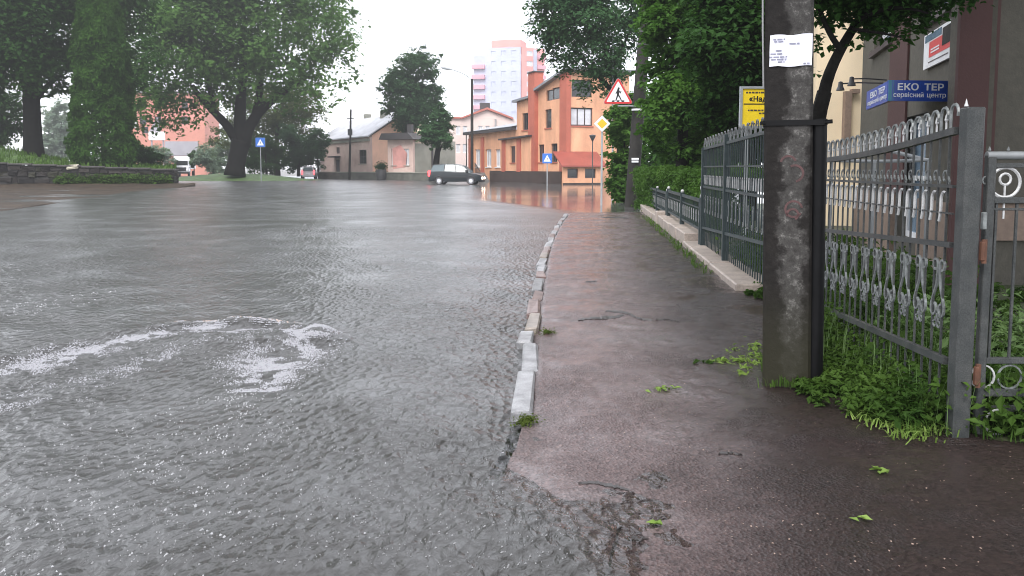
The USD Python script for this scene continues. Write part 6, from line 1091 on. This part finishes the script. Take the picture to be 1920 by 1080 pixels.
# fresh torn-off foliage washed against the pole
def onp(px, py): g = G(px, py); return (g[0], g[1], pave_z(g[0], g[1]) + .008)
c = [onp(*q) for q in ((1415, 668), (1405, 680), (1395, 690), (1380, 690), (1415, 695), (1420, 680), (1360, 690), (1400, 705), (1420, 660), (1375, 668), (1425, 690), (1390, 715), (1345, 692))]
obj("torn_foliage", leaf_set(rg, 330, near_pts(rg, c, (.05, .08, .02)), .04, .1, .36, up=1.2), LEAF_FRESH, label="heap of bright torn leaves washed against the pole's foot", cat="leaves", kind="stuff")
c = [onp(*q) for q in ((1330, 693), (1318, 694), (1352, 688))]; obj("torn_foliage", leaf_set(rg, 26, near_pts(rg, c, (.04, .04, .008)), .045, .1, .5, up=1.4), LEAF_WEED, label="few dark torn leaves trailing from the bright heap", cat="leaves", kind="stuff")
c = [onp(*q) for q in ((1560, 700), (1575, 712), (1550, 705), (1590, 715))]; obj("torn_foliage", leaf_set(rg, 150, near_pts(rg, c, (.05, .08, .02)), .04, .1, .4, up=1.2), LEAF_FRESH, label="bright torn leaves on the far side of the black stay post", cat="leaves", kind="stuff")
c = [onp(*q) for q in ((1625, 805), (1650, 815), (1680, 825), (1710, 832), (1745, 830), (1700, 838), (1640, 800))]; obj("cut_grass", blades(rg, np.array(c)[rg.integers(0, 7, 260)] + rg.normal(0, 1, (260, 3)) * [.06, .05, 0], .05, .004, 1.6), LEAF_FRESH, label="pale flattened grass at the weeds' edge near the gate post", cat="grass", kind="stuff")
def spray(label, px, py, n, size, spread):
    g = onp(px, py); T = thing("fallen_twig", label, "twig", g); v = leaf_set(rg, n, near_pts(rg, [(0, 0, .004)], (spread, spread * .8, .004)), size, .05, .45, up=2.0); obj("leaves", v, LEAF_FRESH, T); obj("stem", tube([(-spread, 0, .003), (0, spread * .2, .006), (spread * 1.2, 0, .003)], .002, 5), LEAF_WEED, T)
spray("small green twig lying alone on the dark asphalt", 1643, 897, 9, .045, .03); spray("yellowish leaf sprig on the dark asphalt nearest the camera", 1617, 986, 4, .04, .02); spray("yellow green leaf cluster on the wet pavement before the pole", 1245, 745, 14, .05, .06); spray("pale leaf lying in the wet film beside the road's flood", 1228, 990, 3, .05, .02)
# small petals and grit strewn over the asphalt
MAT_PETAL = M("pale_petals", (0.3, 0.22, 0.18), 0.6, 0.3, 30); n = 420; px = rg.uniform(1020, 1920, n); py = 560 + 520 * rg.uniform(0, 1, n) ** .7; P = []
for a, b in zip(px, py):
    g = G(a, b)
    if g[0] < fence_x(g[1]) + (0 if g[1] > 3.9 else (3.9 - g[1]) * 2.2) - .1 and g[0] > (kerb_x(g[1]) if g[1] > 4.3 else water_line_x(g[1])): P.append((g[0], g[1], pave_z(g[0], g[1]) + .003))
P = np.array(P); obj("petals", leaf_set(rg, len(P), lambda k: (P, np.tile([0, 0, 1.0], (k, 1))), .008, .0, .7, up=3), MAT_PETAL, label="pale fallen petals strewn over the wet pavement", cat="petals", kind="stuff")
# growth at the foot of the retaining wall
n = 260; a = rg.uniform(0, WL, n); sp = np.c_[W0[0] + WP.u[0] * a + out_n[0] * rg.uniform(.1, .9, n), W0[1] + WP.u[1] * a + out_n[1] * rg.uniform(.1, .9, n), np.full(n, .05)]; dens = meshkit.noise(np.c_[a * .35, a * 0, a * 0], 3) > .45; sp = sp[dens]
obj("wall_weeds", weeds(rg, sp, rg.uniform(.25, .9, len(sp)), 30, .2), LEAF_WEED, label="weeds growing along the foot of the stone retaining wall", cat="weeds", kind="stuff")
n = 2600; a = rg.uniform(-5, WL, n); d_ = rg.uniform(.3, 9, n); x, y = W0[0] + WP.u[0] * a - out_n[0] * d_, W0[1] + WP.u[1] * a - out_n[1] * d_; sp = np.c_[x, y, lawn_z(x, y)]; obj("lawn_grass", blades(rg, sp, .35, .04), MAT_GRASS, label="uneven grass on the park lawn above the stone wall", cat="grass", kind="stuff")
# ------------------------------------------------------------------ rain haze
MAT_HAZE = usdkit.material(stage, "/World/Looks/rain_haze", {"v": ("principled_volume", {"color": (0.95, 0.96, 0.97), "density": HAZE_DENSITY, "anisotropy": 0.35})}, volume="v.volume")
obj("haze", box((-420, -60, -1.2), (420, 420, 60)), MAT_HAZE, label="pale rain haze filling the whole street", cat="haze", kind="stuff")
